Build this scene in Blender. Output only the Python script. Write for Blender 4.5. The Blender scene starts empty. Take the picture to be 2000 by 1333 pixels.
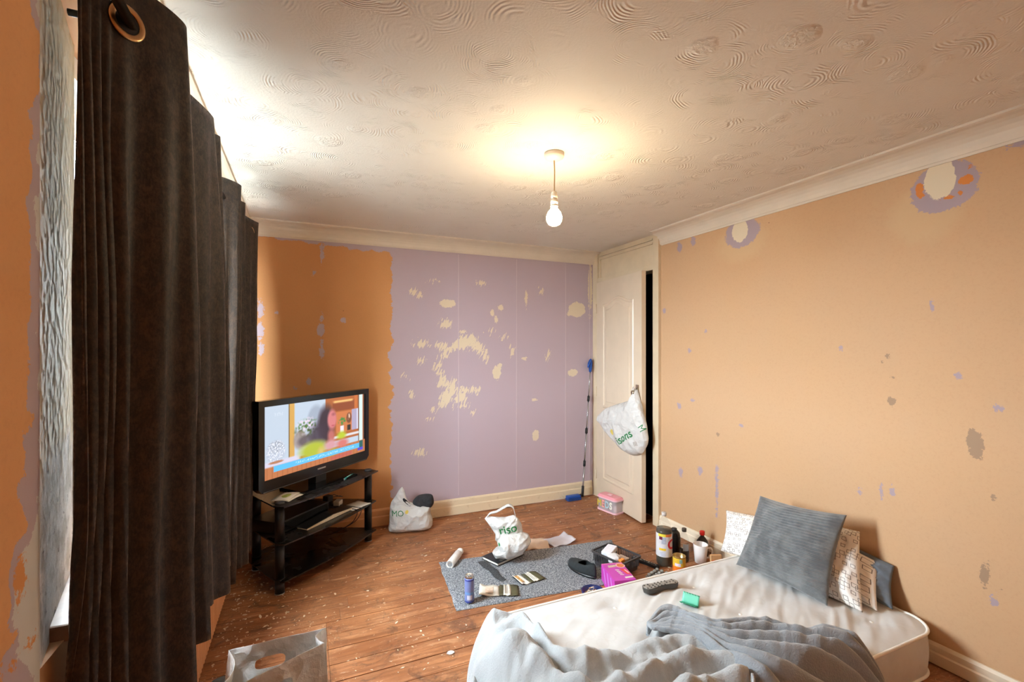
import bpy, bmesh, math, random
import numpy as np
from mathutils import Vector, Matrix, noise
from mathutils.bvhtree import BVHTree

random.seed(7)
PI = math.pi
sc = bpy.context.scene
col = sc.collection

# ---------------------------------------------------------------- camera, sky, light, exposure
cam_d = bpy.data.cameras.new('camera')
cam_d.sensor_width = 36.0
cam_d.lens = 913.0 / 2000.0 * 36.0
cam_d.shift_y = 16.5 / 2000.0
cam_d.clip_start = 0.02
cam = bpy.data.objects.new('camera', cam_d)
col.objects.link(cam)
cam.location = (0, 0, 1.395)
cam.rotation_euler = (PI / 2, 0, -math.radians(23.92))
sc.camera = cam

world = bpy.data.worlds.new('daylight')
sc.world = world
world.use_nodes = True
bg = world.node_tree.nodes['Background']
bg.inputs[0].default_value = (0.80, 0.92, 1.0, 1)      # overcast daylight
bg.inputs[1].default_value = 85.0

por_d = bpy.data.lights.new('window_portal', 'AREA')
por_d.shape = 'RECTANGLE'; por_d.size = 1.8; por_d.size_y = 1.45
por_d.cycles.is_portal = True
por = bpy.data.objects.new('window_portal', por_d)
col.objects.link(por)
por.location = (-0.70, 2.34, 1.50)
por.rotation_euler = (0, -PI / 2, 0)
BULB_STRENGTH = 188.0

vs = sc.view_settings
vs.view_transform = 'Standard'
vs.look = 'None'
vs.gamma = 1.0
vs.use_curve_mapping = False
vs.exposure = 0.56
try:
    sc.cycles.use_denoising = True
    sc.cycles.max_bounces = 12
    sc.cycles.diffuse_bounces = 6
    sc.cycles.sample_clamp_indirect = 8.0
except Exception:
    pass

# ---------------------------------------------------------------- node helpers
def lin(r, g, b):
    f = lambda c: (c / 255.0 / 12.92) if c / 255.0 <= 0.04045 else ((c / 255.0 + 0.055) / 1.055) ** 2.4
    return (f(r), f(g), f(b), 1.0)

class NT:
    """a material with short-hand for its nodes"""
    def __init__(s, name):
        s.m = bpy.data.materials.new(name)
        s.m.use_nodes = True
        s.t = s.m.node_tree
        s.b = s.t.nodes['Principled BSDF']
        s.out = s.t.nodes['Material Output']
    def n(s, typ, **kw):
        nd = s.t.nodes.new(typ)
        for k, v in kw.items():
            setattr(nd, k, v)
        return nd
    def put(s, sock, v):
        if hasattr(v, 'is_output') or isinstance(v, bpy.types.NodeSocket):
            s.t.links.new(v, sock)
        else:
            try:
                sock.default_value = v
            except Exception:
                sock.default_value = (v, v, v)
    def math(s, op, a, b=0.0, c=0.0, clamp=False):
        nd = s.n('ShaderNodeMath', operation=op); nd.use_clamp = clamp
        s.put(nd.inputs[0], a); s.put(nd.inputs[1], b); s.put(nd.inputs[2], c)
        return nd.outputs[0]
    def vmath(s, op, a, b=(0, 0, 0)):
        nd = s.n('ShaderNodeVectorMath', operation=op)
        s.put(nd.inputs[0], a)
        if op == 'SCALE': s.put(nd.inputs[3], b)
        else: s.put(nd.inputs[1], b)
        return nd.outputs['Value'] if op in ('LENGTH', 'DISTANCE', 'DOT_PRODUCT') else nd.outputs[0]
    def pos(s):
        return s.n('ShaderNodeTexCoord').outputs['Object']
    def uv(s):
        return s.n('ShaderNodeTexCoord').outputs['UV']
    def sep(s, v):
        nd = s.n('ShaderNodeSeparateXYZ'); s.put(nd.inputs[0], v)
        return nd.outputs
    def comb(s, x, y, z):
        nd = s.n('ShaderNodeCombineXYZ')
        s.put(nd.inputs[0], x); s.put(nd.inputs[1], y); s.put(nd.inputs[2], z)
        return nd.outputs[0]
    def noise(s, v, scale, detail=3.0, rough=0.55, dist=0.0):
        nd = s.n('ShaderNodeTexNoise')
        s.put(nd.inputs['Vector'], v); s.put(nd.inputs['Scale'], scale)
        nd.inputs['Detail'].default_value = detail; nd.inputs['Roughness'].default_value = rough
        nd.inputs['Distortion'].default_value = dist
        return nd.outputs['Fac']
    def vor(s, v, scale, feature='F1', rand=1.0):
        nd = s.n('ShaderNodeTexVoronoi', feature=feature)
        s.put(nd.inputs['Vector'], v); s.put(nd.inputs['Scale'], scale)
        nd.inputs['Randomness'].default_value = rand
        return nd.outputs
    def ramp(s, v, lo, hi, a=0.0, b=1.0):
        nd = s.n('ShaderNodeMapRange'); nd.interpolation_type = 'SMOOTHSTEP'
        s.put(nd.inputs[0], v); s.put(nd.inputs[1], lo); s.put(nd.inputs[2], hi)
        s.put(nd.inputs[3], a); s.put(nd.inputs[4], b)
        return nd.outputs[0]
    def mix(s, f, a, b):
        nd = s.n('ShaderNodeMix', data_type='RGBA')
        s.put(nd.inputs[0], f); s.put(nd.inputs[6], a); s.put(nd.inputs[7], b)
        return nd.outputs[2]
    def attr(s, name):
        return s.n('ShaderNodeAttribute', attribute_name=name).outputs
    def bump(s, h, strength=0.3, dist=0.01):
        nd = s.n('ShaderNodeBump')
        nd.inputs['Strength'].default_value = strength; nd.inputs['Distance'].default_value = dist
        s.put(nd.inputs['Height'], h)
        s.t.links.new(nd.outputs[0], s.b.inputs['Normal'])
    def base(s, v): s.put(s.b.inputs['Base Color'], v); return s
    def set(s, **kw):
        for k, v in kw.items():
            s.put(s.b.inputs[k.replace('_', ' ')], v)
        return s

def plain(name, rgb, rough=0.6, var=0.0, scale=40.0, metal=0.0, **kw):
    n = NT(name)
    c = lin(*rgb)
    if var > 0:
        f = n.noise(n.pos(), scale, 3)
        d = tuple(max(0, x * (1 - var)) for x in c[:3]) + (1,)
        u = tuple(min(1, x * (1 + var)) for x in c[:3]) + (1,)
        n.base(n.mix(n.ramp(f, 0.3, 0.7), d, u))
    else:
        n.base(c)
    n.set(Roughness=rough, Metallic=metal)
    for k, v in kw.items():
        n.set(**{k: v})
    return n.m

# ---------------------------------------------------------------- mesh helpers
class MB:
    """collects shapes; build() links them as ONE mesh object"""
    def __init__(s):
        s.v = []; s.f = []; s.smooth = []
    def add(s, vs_, fs, smooth=False):
        o = len(s.v)
        s.v += [tuple(map(float, p)) for p in vs_]
        for f in fs:
            s.f.append(tuple(i + o for i in f)); s.smooth.append(smooth)
        return s
    def box(s, x0, x1, y0, y1, z0, z1, bev=0.0):
        if bev > 0:
            bm = bmesh.new()
            bmesh.ops.create_cube(bm, size=1.0)
            for v in bm.verts:
                v.co = ((x0 + x1) / 2 + v.co.x * (x1 - x0), (y0 + y1) / 2 + v.co.y * (y1 - y0), (z0 + z1) / 2 + v.co.z * (z1 - z0))
            bmesh.ops.bevel(bm, geom=bm.edges[:], offset=bev, segments=2, profile=0.6, affect='EDGES')
            bm.verts.index_update()
            s.add([v.co[:] for v in bm.verts], [[v.index for v in f.verts] for f in bm.faces], False)
            bm.free(); return s
        p = [(x0, y0, z0), (x1, y0, z0), (x1, y1, z0), (x0, y1, z0), (x0, y0, z1), (x1, y0, z1), (x1, y1, z1), (x0, y1, z1)]
        return s.add(p, [(0, 3, 2, 1), (4, 5, 6, 7), (0, 1, 5, 4), (1, 2, 6, 5), (2, 3, 7, 6), (3, 0, 4, 7)])
    def prism(s, pts, z0, z1, smooth=False):
        n = len(pts)
        vv = [(x, y, z0) for x, y in pts] + [(x, y, z1) for x, y in pts]
        s.add(vv, [tuple(range(n - 1, -1, -1)), tuple(range(n, 2 * n))])
        o = len(s.v) - 2 * n
        for i in range(n):
            s.f.append((o + i, o + (i + 1) % n, o + n + (i + 1) % n, o + n + i)); s.smooth.append(smooth)
        return s
    def lathe(s, prof, seg=24, c=(0, 0, 0), smooth=True, caps=True):
        vv = []
        for r, z in prof:
            for k in range(seg):
                a = 2 * PI * k / seg
                vv.append((c[0] + r * math.cos(a), c[1] + r * math.sin(a), c[2] + z))
        ff = []
        for i in range(len(prof) - 1):
            for k in range(seg):
                ff.append((i * seg + k, i * seg + (k + 1) % seg, (i + 1) * seg + (k + 1) % seg, (i + 1) * seg + k))
        s.add(vv, ff, smooth)
        if caps:
            o = len(s.v) - len(vv)
            if prof[0][0] > 1e-5:
                s.f.append(tuple(o + k for k in range(seg - 1, -1, -1))); s.smooth.append(False)
            if prof[-1][0] > 1e-5:
                b = o + (len(prof) - 1) * seg
                s.f.append(tuple(b + k for k in range(seg))); s.smooth.append(False)
        return s
    def tube(s, pts, r, seg=8, cap=True, flat=1.0):
        pts = [Vector(p) for p in pts]
        n = len(pts)
        rs = r if isinstance(r, (list, tuple)) else [r] * n
        t0 = (pts[1] - pts[0]).normalized()
        up = Vector((0, 0, 1)) if abs(t0.z) < 0.9 else Vector((1, 0, 0))
        a = t0.cross(up).normalized()
        vv = []
        for i in range(n):
            t = (pts[min(i + 1, n - 1)] - pts[max(i - 1, 0)]).normalized()
            a = (a - t * a.dot(t)).normalized()
            b = t.cross(a)
            for k in range(seg):
                w = 2 * PI * k / seg
                vv.append(pts[i] + a * (math.cos(w) * rs[i]) + b * (math.sin(w) * rs[i] * flat))
        ff = [(i * seg + k, i * seg + (k + 1) % seg, (i + 1) * seg + (k + 1) % seg, (i + 1) * seg + k) for i in range(n - 1) for k in range(seg)]
        s.add(vv, ff, True)
        if cap:
            o = len(s.v) - len(vv)
            s.f.append(tuple(o + k for k in range(seg - 1, -1, -1))); s.smooth.append(False)
            s.f.append(tuple(o + (n - 1) * seg + k for k in range(seg))); s.smooth.append(False)
        return s
    def torus(s, c, nrm, R, r, seg=24, sub=8, flat=1.0):
        nrm = Vector(nrm).normalized()
        u = nrm.orthogonal().normalized(); w = nrm.cross(u)
        vv = []
        for i in range(seg):
            a = 2 * PI * i / seg
            d = u * math.cos(a) + w * math.sin(a)
            for k in range(sub):
                b = 2 * PI * k / sub
                vv.append(Vector(c) + d * (R + r * math.cos(b)) + nrm * (r * flat * math.sin(b)))
        ff = [(i * sub + k, ((i + 1) % seg) * sub + k, ((i + 1) % seg) * sub + (k + 1) % sub, i * sub + (k + 1) % sub) for i in range(seg) for k in range(sub)]
        return s.add(vv, ff, True)
    def grid(s, P, smooth=True, flip=False):
        """P[i][j] -> point"""
        nu, nv = len(P), len(P[0])
        ff = []
        for i in range(nu - 1):
            for j in range(nv - 1):
                q = (i * nv + j, (i + 1) * nv + j, (i + 1) * nv + j + 1, i * nv + j + 1)
                ff.append(q[::-1] if flip else q)
        return s.add([p for row in P for p in row], ff, smooth)
    def mesh(s, name):
        me = bpy.data.meshes.new(name)
        me.from_pydata(s.v, [], s.f)
        me.polygons.foreach_set('use_smooth', s.smooth)
        me.update()
        return me
    def build(s, name, mat, parent=None, fix=True):
        me = s.mesh(name)
        if fix:
            bm = bmesh.new(); bm.from_mesh(me)
            bmesh.ops.recalc_face_normals(bm, faces=bm.faces[:])
            bm.to_mesh(me); bm.free()
        o = bpy.data.objects.new(name, me)
        if mat is not None: me.materials.append(mat)
        col.objects.link(o)
        if parent is not None: o.parent = parent
        return o

def tag(o, label=None, cat=None, group=None, kind=None):
    if label: o['label'] = label
    if cat: o['category'] = cat
    if group: o['group'] = group
    if kind: o['kind'] = kind
    return o
def thing(name, label, cat, loc=(0, 0, 0), rz=0.0, group=None):
    o = bpy.data.objects.new(name, None)
    o.empty_display_size = 0.05
    col.objects.link(o)
    o.location = loc; o.rotation_euler = (0, 0, rz)
    return tag(o, label, cat, group)
def struct(o): return tag(o, kind='structure')
def at(o, loc, rz=0.0):
    o.location = loc; o.rotation_euler = (0, 0, rz); return o
def solidify(o, t, off=0.0):
    m = o.modifiers.new('thickness', 'SOLIDIFY'); m.thickness = t; m.offset = off; return o
def subsurf(o, n=1):
    m = o.modifiers.new('smooth', 'SUBSURF'); m.levels = n; m.render_levels = n; return o

def crom(pts, t):
    """Catmull-Rom through pts at t in 0..1 (any dimension)"""
    n = len(pts) - 1
    x = min(max(t, 0), 1) * n
    i = min(int(x), n - 1); f = x - i
    p0, p1, p2, p3 = (np.array(pts[max(i - 1, 0)], float), np.array(pts[i], float), np.array(pts[i + 1], float), np.array(pts[min(i + 2, n)], float))
    return 0.5 * ((2 * p1) + (p2 - p0) * f + (2 * p0 - 5 * p1 + 4 * p2 - p3) * f * f + (3 * p1 - p0 - 3 * p2 + p3) * f ** 3)
def nz(x, y, z=0.0): return noise.noise(Vector((x, y, z)))

def lettering(txt, size, bold=0.0):
    """flat mesh of a word in its own plane (x right, y up), centred"""
    cu = bpy.data.curves.new('lettering', 'FONT')
    cu.body = txt; cu.size = size; cu.align_x = 'CENTER'; cu.align_y = 'CENTER'; cu.offset = bold; cu.resolution_u = 3
    o = bpy.data.objects.new('lettering', cu)
    col.objects.link(o)
    dg = bpy.context.evaluated_depsgraph_get()
    me = bpy.data.meshes.new_from_object(o.evaluated_get(dg))
    bm = bmesh.new(); bm.from_mesh(me)
    bmesh.ops.triangulate(bm, faces=bm.faces[:])
    for _ in range(2):
        long_ = [e for e in bm.edges if e.calc_length() > size * 0.18]
        if long_:
            bmesh.ops.subdivide_edges(bm, edges=long_, cuts=1)
            bmesh.ops.triangulate(bm, faces=bm.faces[:])
    vv = [v.co.copy() for v in bm.verts]; bm.verts.index_update()
    ff = [tuple(v.index for v in f.verts) for f in bm.faces]
    bm.free(); bpy.data.objects.remove(o); bpy.data.curves.remove(cu); bpy.data.meshes.remove(me)
    return vv, ff
def print_on(surface, name, txt, size, org, ux, uy, mat, parent, lift=0.0012, bold=0.0):
    """print a word on a surface: each vertex is laid on it along the letter plane's normal (surface in its own coordinates)"""
    vv, ff = lettering(txt, size, bold)
    me = surface.data
    bvh = BVHTree.FromPolygons([v.co for v in me.vertices], [p.vertices[:] for p in me.polygons])
    org = Vector(org); ux = Vector(ux).normalized(); uy = Vector(uy); uy = (uy - ux * uy.dot(ux)).normalized(); nn = ux.cross(uy)
    out = []
    for v in vv:
        p = org + ux * v.x + uy * v.y
        h = bvh.ray_cast(p + nn * 0.3, -nn, 0.6)[0]
        out.append((h if h is not None else p) + nn * lift)
    m = MB(); m.add(out, ff)
    return m.build(name, mat, parent, fix=False)

def inflated(outline, thick, rings=14, n=96, crump=0.0, cscale=9.0, seed=0.0, power=0.5, flat_back=False, sharp=1.0):
    """a closed bag-like body: outline in (u,w) puffed out in +-v; returns MB with points (u, v, w)"""
    pts = [np.array(p, float) for p in outline]
    m_ = len(pts)
    loop = []
    for k in range(n):                         # closed Catmull-Rom
        x = k / n * m_; i = int(x); f = x - i
        p0, p1, p2, p3 = pts[(i - 1) % m_], pts[i % m_], pts[(i + 1) % m_], pts[(i + 2) % m_]
        sm = 0.5 * ((2 * p1) + (p2 - p0) * f + (2 * p0 - 5 * p1 + 4 * p2 - p3) * f * f + (3 * p1 - p0 - 3 * p2 + p3) * f ** 3)
        ln = p1 * (1 - f) + p2 * f
        loop.append(ln * sharp + sm * (1 - sharp))
    c = sum(loop) / n
    b = MB()
    def ridge(u, w, sd):
        a = 1 - abs(nz(u * cscale + sd, w * cscale, sd * 3)) * 2.6
        d = 1 - abs(nz(u * cscale * 2.3 + sd, w * cscale * 2.3, sd * 5 + 7)) * 2
        return a * 0.7 + d * 0.35
    for side in (1, -1):
        vv = [None]; ff = []
        for r in range(1, rings + 1):
            q = r / rings
            q = q ** 0.8
            for k in range(n):
                p = c + (loop[k] - c) * q
                t = thick * max(0.0, 1 - q ** 2.6) ** power
                t += crump * ridge(p[0], p[1], seed + side * 11) * (1 - q ** 6)
                if side < 0 and flat_back: t *= 0.15
                vv.append((p[0], -side * max(t, 0.0006 if q < 1 else 0), p[1]))
        t = thick + crump * ridge(c[0], c[1], seed + side * 11)
        if side < 0 and flat_back: t *= 0.15
        vv[0] = (c[0], -side * t, c[1])
        for k in range(n):
            ff.append((0, 1 + k, 1 + (k + 1) % n))
            for r in range(rings - 1):
                ff.append((1 + r * n + k, 1 + (r + 1) * n + k, 1 + (r + 1) * n + (k + 1) % n, 1 + r * n + (k + 1) % n))
        b.add(vv, ff, True)
    return b

def weld(o, d=0.0004):
    bm = bmesh.new(); bm.from_mesh(o.data)
    bmesh.ops.remove_doubles(bm, verts=bm.verts[:], dist=d)
    bmesh.ops.recalc_face_normals(bm, faces=bm.faces[:])
    bm.to_mesh(o.data); bm.free(); return o

def rrect(w, d, r, n=6, cx=0.0, cy=0.0):
    """rounded rectangle outline"""
    out = []
    for (sx, sy, a0) in ((1, 1, 0), (-1, 1, PI / 2), (-1, -1, PI), (1, -1, 1.5 * PI)):
        for k in range(n + 1):
            a = a0 + PI / 2 * k / n
            out.append((cx + sx * (w / 2 - r) + r * math.cos(a), cy + sy * (d / 2 - r) + r * math.sin(a)))
    return out

# room size (metres): camera stands at the origin
XL, XR, YF, YB, H = -0.45, 2.56, -0.15, 3.80, 2.315

# ---------------------------------------------------------------- wall paper: where it is torn or scraped (wall coordinates, metres)
B_CREAM = [ (1.096,1.778,0.068,0.036), (1.227,1.547,0.031,0.016), (1.575,1.762,0.027,0.028), (1.499,1.713,0.02,0.027), (1.535,1.658,0.019,0.035), (1.826,1.851,0.016,0.07), (2.359,1.774,0.092,0.07), (2.274,1.731,0.031,0.019), (1.539,1.191,0.04,0.06), (1.566,1.253,0.02,0.023), (1.808,1.313,0.025,0.017), (2.313,1.175,0.056,0.034), (1.922,0.614,0.035,0.049), (1.896,0.939,0.032,0.011), (2.506,1.984,0.022,0.232) ]
B_SCRAPE = [ (0.821,1.859,0.03,0.023), (0.862,1.836,0.014,0.012), (1.077,1.61,0.047,0.038), (0.874,1.443,0.059,0.026), (0.874,1.298,0.029,0.026), (1.011,1.432,0.029,0.024), (1.065,1.42,0.037,0.033), (1.108,1.397,0.035,0.032), (1.183,1.433,0.05,0.051), (1.245,1.457,0.058,0.058), (1.309,1.47,0.058,0.049), (1.354,1.427,0.055,0.046), (1.4,1.384,0.037,0.039), (1.433,1.335,0.026,0.037), (1.071,1.343,0.03,0.028), (1.011,1.261,0.031,0.055), (1.035,1.201,0.022,0.033), (1.053,1.118,0.049,0.048), (1.133,1.062,0.045,0.074), (1.084,0.992,0.055,0.059), (1.208,0.987,0.058,0.051), (1.233,1.046,0.063,0.031), (1.335,1.036,0.047,0.029), (1.047,0.946,0.03,0.035), (1.696,1.378,0.022,0.045), (2.047,1.344,0.021,0.049), (1.607,1.499,0.032,0.012), (1.22,0.914,0.053,0.012), (0.981,0.89,0.021,0.021), (1.316,0.854,0.015,0.019), (0.945,0.822,0.028,0.012), (0.735,1.179,0.019,0.016), (0.798,1.033,0.016,0.019), (0.862,0.554,0.045,0.03), (1.393,1.967,0.024,0.009), (0.981,1.967,0.026,0.009), (1.479,1.551,0.024,0.01), (1.981,1.93,0.014,0.021) ]
B_LILAC = [ (0.111,1.545,0.028,0.047), (0.12,1.388,0.013,0.074), (0.114,1.634,0.014,0.03), (0.269,1.618,0.023,0.02), (0.12,2.126,0.014,0.059), (-0.292,1.688,0.021,0.065), (-0.292,1.529,0.025,0.056), (-0.284,1.398,0.021,0.042), (-0.183,1.668,0.013,0.011), (0.03,1.155,0.016,0.02), (0.066,1.97,0.009,0.02), (-0.058,1.109,0.017,0.01) ]
R_CREAM = [ (2.156,2.156,0.056,0.064), (1.119,2.144,0.052,0.08) ]
R_RING = [ (2.14,2.145,0.132,0.094), (1.108,2.107,0.122,0.109) ]
R_HALO = [ (2.156,2.079,0.185,0.124), (1.174,2.011,0.143,0.136) ]
R_ORANGE = [ (1.031,2.114,0.026,0.021), (1.194,2.124,0.015,0.029), (1.093,2.057,0.024,0.009), (1.049,2.065,0.01,0.009), (1.017,2.164,0.011,0.007), (1.186,2.093,0.011,0.01) ]
R_LILAC = [ (2.685,2.157,0.022,0.045), (2.553,2.178,0.02,0.034), (2.844,1.695,0.019,0.02), (2.429,1.521,0.017,0.013), (1.535,1.4,0.009,0.016), (1.146,1.591,0.006,0.015), (1.056,1.275,0.009,0.015), (0.924,1.161,0.012,0.009), (0.905,2.206,0.009,0.012), (0.868,2.204,0.012,0.012), (0.868,1.449,0.013,0.008), (2.588,1.386,0.014,0.019), (0.923,1.157,0.014,0.01), (1.053,1.277,0.008,0.013), (2.488,0.535,0.022,0.034), (2.676,0.478,0.022,0.036), (2.339,0.444,0.013,0.149), (1.349,0.72,0.008,0.033), (1.3,0.722,0.012,0.025), (1.447,0.679,0.013,0.015), (0.945,0.38,0.013,0.02), (2.688,0.975,0.019,0.022), (2.556,1.03,0.02,0.016), (2.145,0.91,0.016,0.009) ]
R_PLASTER = [ (1.348,1.334,0.011,0.009), (1.319,1.363,0.009,0.01), (1.296,1.263,0.01,0.008), (1.305,1.15,0.016,0.021), (0.871,1.5,0.005,0.005), (0.883,1.45,0.005,0.007), (0.999,0.993,0.026,0.059), (1.013,1.042,0.009,0.027), (0.971,0.462,0.013,0.042), (0.962,0.511,0.005,0.028), (0.94,0.795,0.009,0.014), (0.923,0.435,0.005,0.01), (1.116,0.944,0.007,0.006), (2.328,0.817,0.016,0.013) ]

def ell(A, Bz, lst, grow=0.0):
    """signed field of a list of ellipses (positive inside)"""
    f = np.full(A.shape, -0.08)
    for t in lst:
        rx, rz = t[2] + grow, t[3] + grow
        q = np.sqrt(((A - t[0]) / rx) ** 2 + ((Bz - t[1]) / rz) ** 2)
        f = np.maximum(f, (1 - q) * min(rx, rz))
    return np.clip(f, -0.08, 0.08)
def nz2(A, Bz, s, sd=0.0):
    return np.array([nz(a * s + sd, b * s, sd) for a, b in zip(A.ravel(), Bz.ravel())]).reshape(A.shape)
def wall_grid(name, axis, c, a0, a1, z0, z1, step, fields, mat, thick, side):
    """a wall sheet with thickness; fields: function(A, Z) -> dict of float attributes on the room face"""
    na = int((a1 - a0) / step) + 1; nz_ = int((z1 - z0) / step) + 1
    aa = np.linspace(a0, a1, na); zz = np.linspace(z0, z1, nz_)
    A, Zg = np.meshgrid(aa, zz, indexing='ij')
    C = np.full(A.shape, c)
    P = np.stack([C, A, Zg], -1) if axis == 'x' else np.stack([A, C, Zg], -1)
    m = MB()
    m.grid([[tuple(P[i, j]) for j in range(nz_)] for i in range(na)], smooth=False)
    nfront = len(m.v)
    if axis == 'x':
        m.box(min(c + side * 0.001, c + side * thick), max(c + side * 0.001, c + side * thick), a0, a1, z0, z1)
    else:
        m.box(a0, a1, min(c + side * 0.001, c + side * thick), max(c + side * 0.001, c + side * thick), z0, z1)
    o = m.build(name, mat, fix=False)
    for k, v in fields(A, Zg).items():
        at_ = o.data.attributes.new(k, 'FLOAT', 'POINT')
        arr = np.full(len(m.v), -0.08, np.float32); arr[:nfront] = v.ravel()
        at_.data.foreach_set('value', arr)
    return struct(o)

ORANGE = lin(208, 150, 98); LILAC = lin(186, 169, 178); CREAM = lin(222, 207, 180)

def paper_mat(name, base_a, base_b, layers, speck=True):
    n = NT(name)
    p = n.pos()
    big = n.noise(p, 1.6, 3); fine = n.noise(p, 90, 4, 0.7)
    c = n.mix(n.ramp(big, 0.3, 0.7), base_a, base_b)
    c = n.mix(n.math('MULTIPLY', n.ramp(fine, 0.45, 0.75), 0.10), c, lin(150, 105, 70))
    e1 = n.math('MULTIPLY', n.math('SUBTRACT', n.noise(p, 28, 5, 0.7, 0.4), 0.5), 2.6)
    e2 = n.math('MULTIPLY', n.math('SUBTRACT', n.noise(p, 120, 3, 0.6), 0.5), 2.0)
    h = None
    for (at_, colr, amp, kind) in layers:
        f = n.attr(at_)['Fac']
        if kind == 'soft':
            mask = n.ramp(n.math('ADD', f, n.math('MULTIPLY', e1, amp)), -0.03, 0.05)
            mask = n.math('MULTIPLY', mask, 0.7)
        else:
            if kind == 'scrape':                     # rows of curved knife marks
                xs = n.sep(p)
                ra = n.math('ADD', n.math('MULTIPLY', xs[0], 0.93), n.math('MULTIPLY', xs[2], -0.37))
                rb = n.math('ADD', n.math('MULTIPLY', xs[0], 0.37), n.math('MULTIPLY', xs[2], 0.93))
                w = n.noise(n.comb(n.math('MULTIPLY', ra, 62.0), n.math('MULTIPLY', rb, 13.0), 0.0), 1.0, 3, 0.55, 0.7)
                f = n.math('ADD', f, n.math('MULTIPLY', n.math('SUBTRACT', w, 0.555), 0.17))
            f = n.math('ADD', f, n.math('ADD', n.math('MULTIPLY', e1, amp), n.math('MULTIPLY', e2, amp * 0.5)))
            mask = n.ramp(f, -0.0012, 0.0012)
        c = n.mix(mask, c, colr)
        if kind != 'soft':
            h = mask if h is None else n.math('MAXIMUM', h, mask)
    if speck:
        v = n.vor(p, 7.0)
        sp = n.math('MULTIPLY', n.ramp(v['Distance'], 0.012, 0.03, 1, 0), n.ramp(n.noise(p, 2.3, 1), 0.5, 0.6))
        c = n.mix(sp, c, lin(120, 80, 55))
    n.base(c); n.set(Roughness=0.72)
    n.b.inputs['Specular IOR Level'].default_value = 0.25
    hh = n.math('ADD', n.math('MULTIPLY', h, -1.0), n.math('MULTIPLY', n.noise(p, 300, 2), 0.25))
    n.bump(hh, 0.35, 0.0015)
    return n.m

# ---- back wall: orange paper on the left, torn away to lilac paint on the right
def back_fields(A, Z):
    rag = 0.035 * nz2(A * 0 + 3.3, Z, 9) + 0.022 * nz2(A * 0 + 1.7, Z, 26)
    lil = np.clip(A - 0.632 - rag, -0.08, 0.08)
    top = Z - (2.200 - 0.030 * np.clip((A + 0.1) / 0.6, 0, 1)) + 0.02 * nz2(A, Z * 0 + 5.1, 14)
    lil = np.maximum(lil, np.clip(top, -0.08, 0.08))
    lil = np.maximum(lil, ell(A, Z, B_LILAC))
    lil = np.where((Z < 0.20) & (A < 0.66), -0.08, lil)
    return {'lilac': lil, 'cream': ell(A, Z, B_CREAM), 'scrape': ell(A, Z, B_SCRAPE, 0.006)}
m_back = paper_mat('paper_back_wall', ORANGE, lin(202, 146, 95), [('lilac', LILAC, 0.022, 'hard'), ('scrape', CREAM, 0.014, 'scrape'), ('cream', CREAM, 0.02, 'hard')])
wall_back = wall_grid('wall_back', 'y', YB, XL - 0.1, XR + 0.1, 0, H, 0.013, back_fields, m_back, 0.10, 1)
m_seam = plain('paint_seam', (200, 184, 190), 0.7)
for x in (1.19, 1.73, 2.235, 2.50):                     # filled joints of the boards below the lilac paint
    m = MB(); m.box(x - 0.0035, x + 0.0035, YB - 0.0022, YB, 0.16 if x < 2.4 else 0.14, 2.2)
    m.build('wall_joint', m_seam, wall_back)

# ---- right wall: peach paper with scraped rings below the cornice and chipped plaster
def right_fields(A, Z):
    return {'halo': ell(A, Z, R_HALO), 'lilac': np.maximum(ell(A, Z, R_RING), ell(A, Z, R_LILAC)), 'cream': ell(A, Z, R_CREAM, 0.005),
            'orange': ell(A, Z, R_ORANGE), 'plaster': ell(A, Z, R_PLASTER)}
PEACH = lin(200, 162, 123)
m_right = paper_mat('paper_right_wall', PEACH, lin(198, 162, 126), [('halo', lin(204, 172, 132), 0.03, 'soft'), ('lilac', lin(168, 150, 156), 0.022, 'hard'), ('orange', lin(206, 128, 62), 0.012, 'hard'), ('cream', CREAM, 0.012, 'hard'), ('plaster', lin(160, 132, 106), 0.016, 'hard')])
wall_right = wall_grid('wall_right', 'x', XR, YF, 2.90, 0, H, 0.013, right_fields, m_right, 0.10, 1)

# ---- left wall: strip beside the camera, splayed window reveal, parts above, below and beyond the window
def left_fields(A, Z):
    low = np.clip((1.45 - Z) / 0.5, 0, 1)
    rag = 0.045 * nz2(A, Z, 7, 2.0) + 0.03 * nz2(A, Z, 19, 5.0)
    lil = np.clip(A - (1.128 - 0.075 * low) + rag * (1 + low), -0.08, 0.08)
    pla = np.clip(A - 1.16 + 0.10 * np.clip(1 - abs(Z - 0.93) / 0.24, 0, 1) + rag, -0.08, 0.08)
    bro = np.clip(0.5 * rag - 0.018 + 0.01 * low, -0.08, 0.08)
    return {'lilac': lil, 'plaster': pla, 'back': np.where(Z < 1.5, bro, -0.08)}
m_left = paper_mat('paper_left_wall', lin(220, 164, 112), lin(212, 156, 104), [('lilac', LILAC, 0.02, 'hard'), ('plaster', lin(206, 206, 204), 0.02, 'hard'), ('back', lin(214, 150, 92), 0.012, 'hard')])
wall_left = wall_grid('wall_left', 'x', XL, YF, 1.15, 0, H, 0.012, left_fields, m_left, 0.04, -1)
HEAD, SILL = 2.19, 0.83
m_plaster_w = plain('reveal_plaster', (214, 208, 196), 0.8, 0.06, 12)
m = MB()
m.box(-0.80, XL, 1.15, YB, 0, SILL - 0.03)              # below the window
m.box(-0.80, XL, 1.15, YB, HEAD, H)                     # above it
m.box(-0.80, XL, 3.46, YB, SILL - 0.03, HEAD)           # beyond it
struct(m.build('wall_window', plain('paint_window_wall', (204, 160, 118), 0.75, 0.05, 8)))
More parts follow.
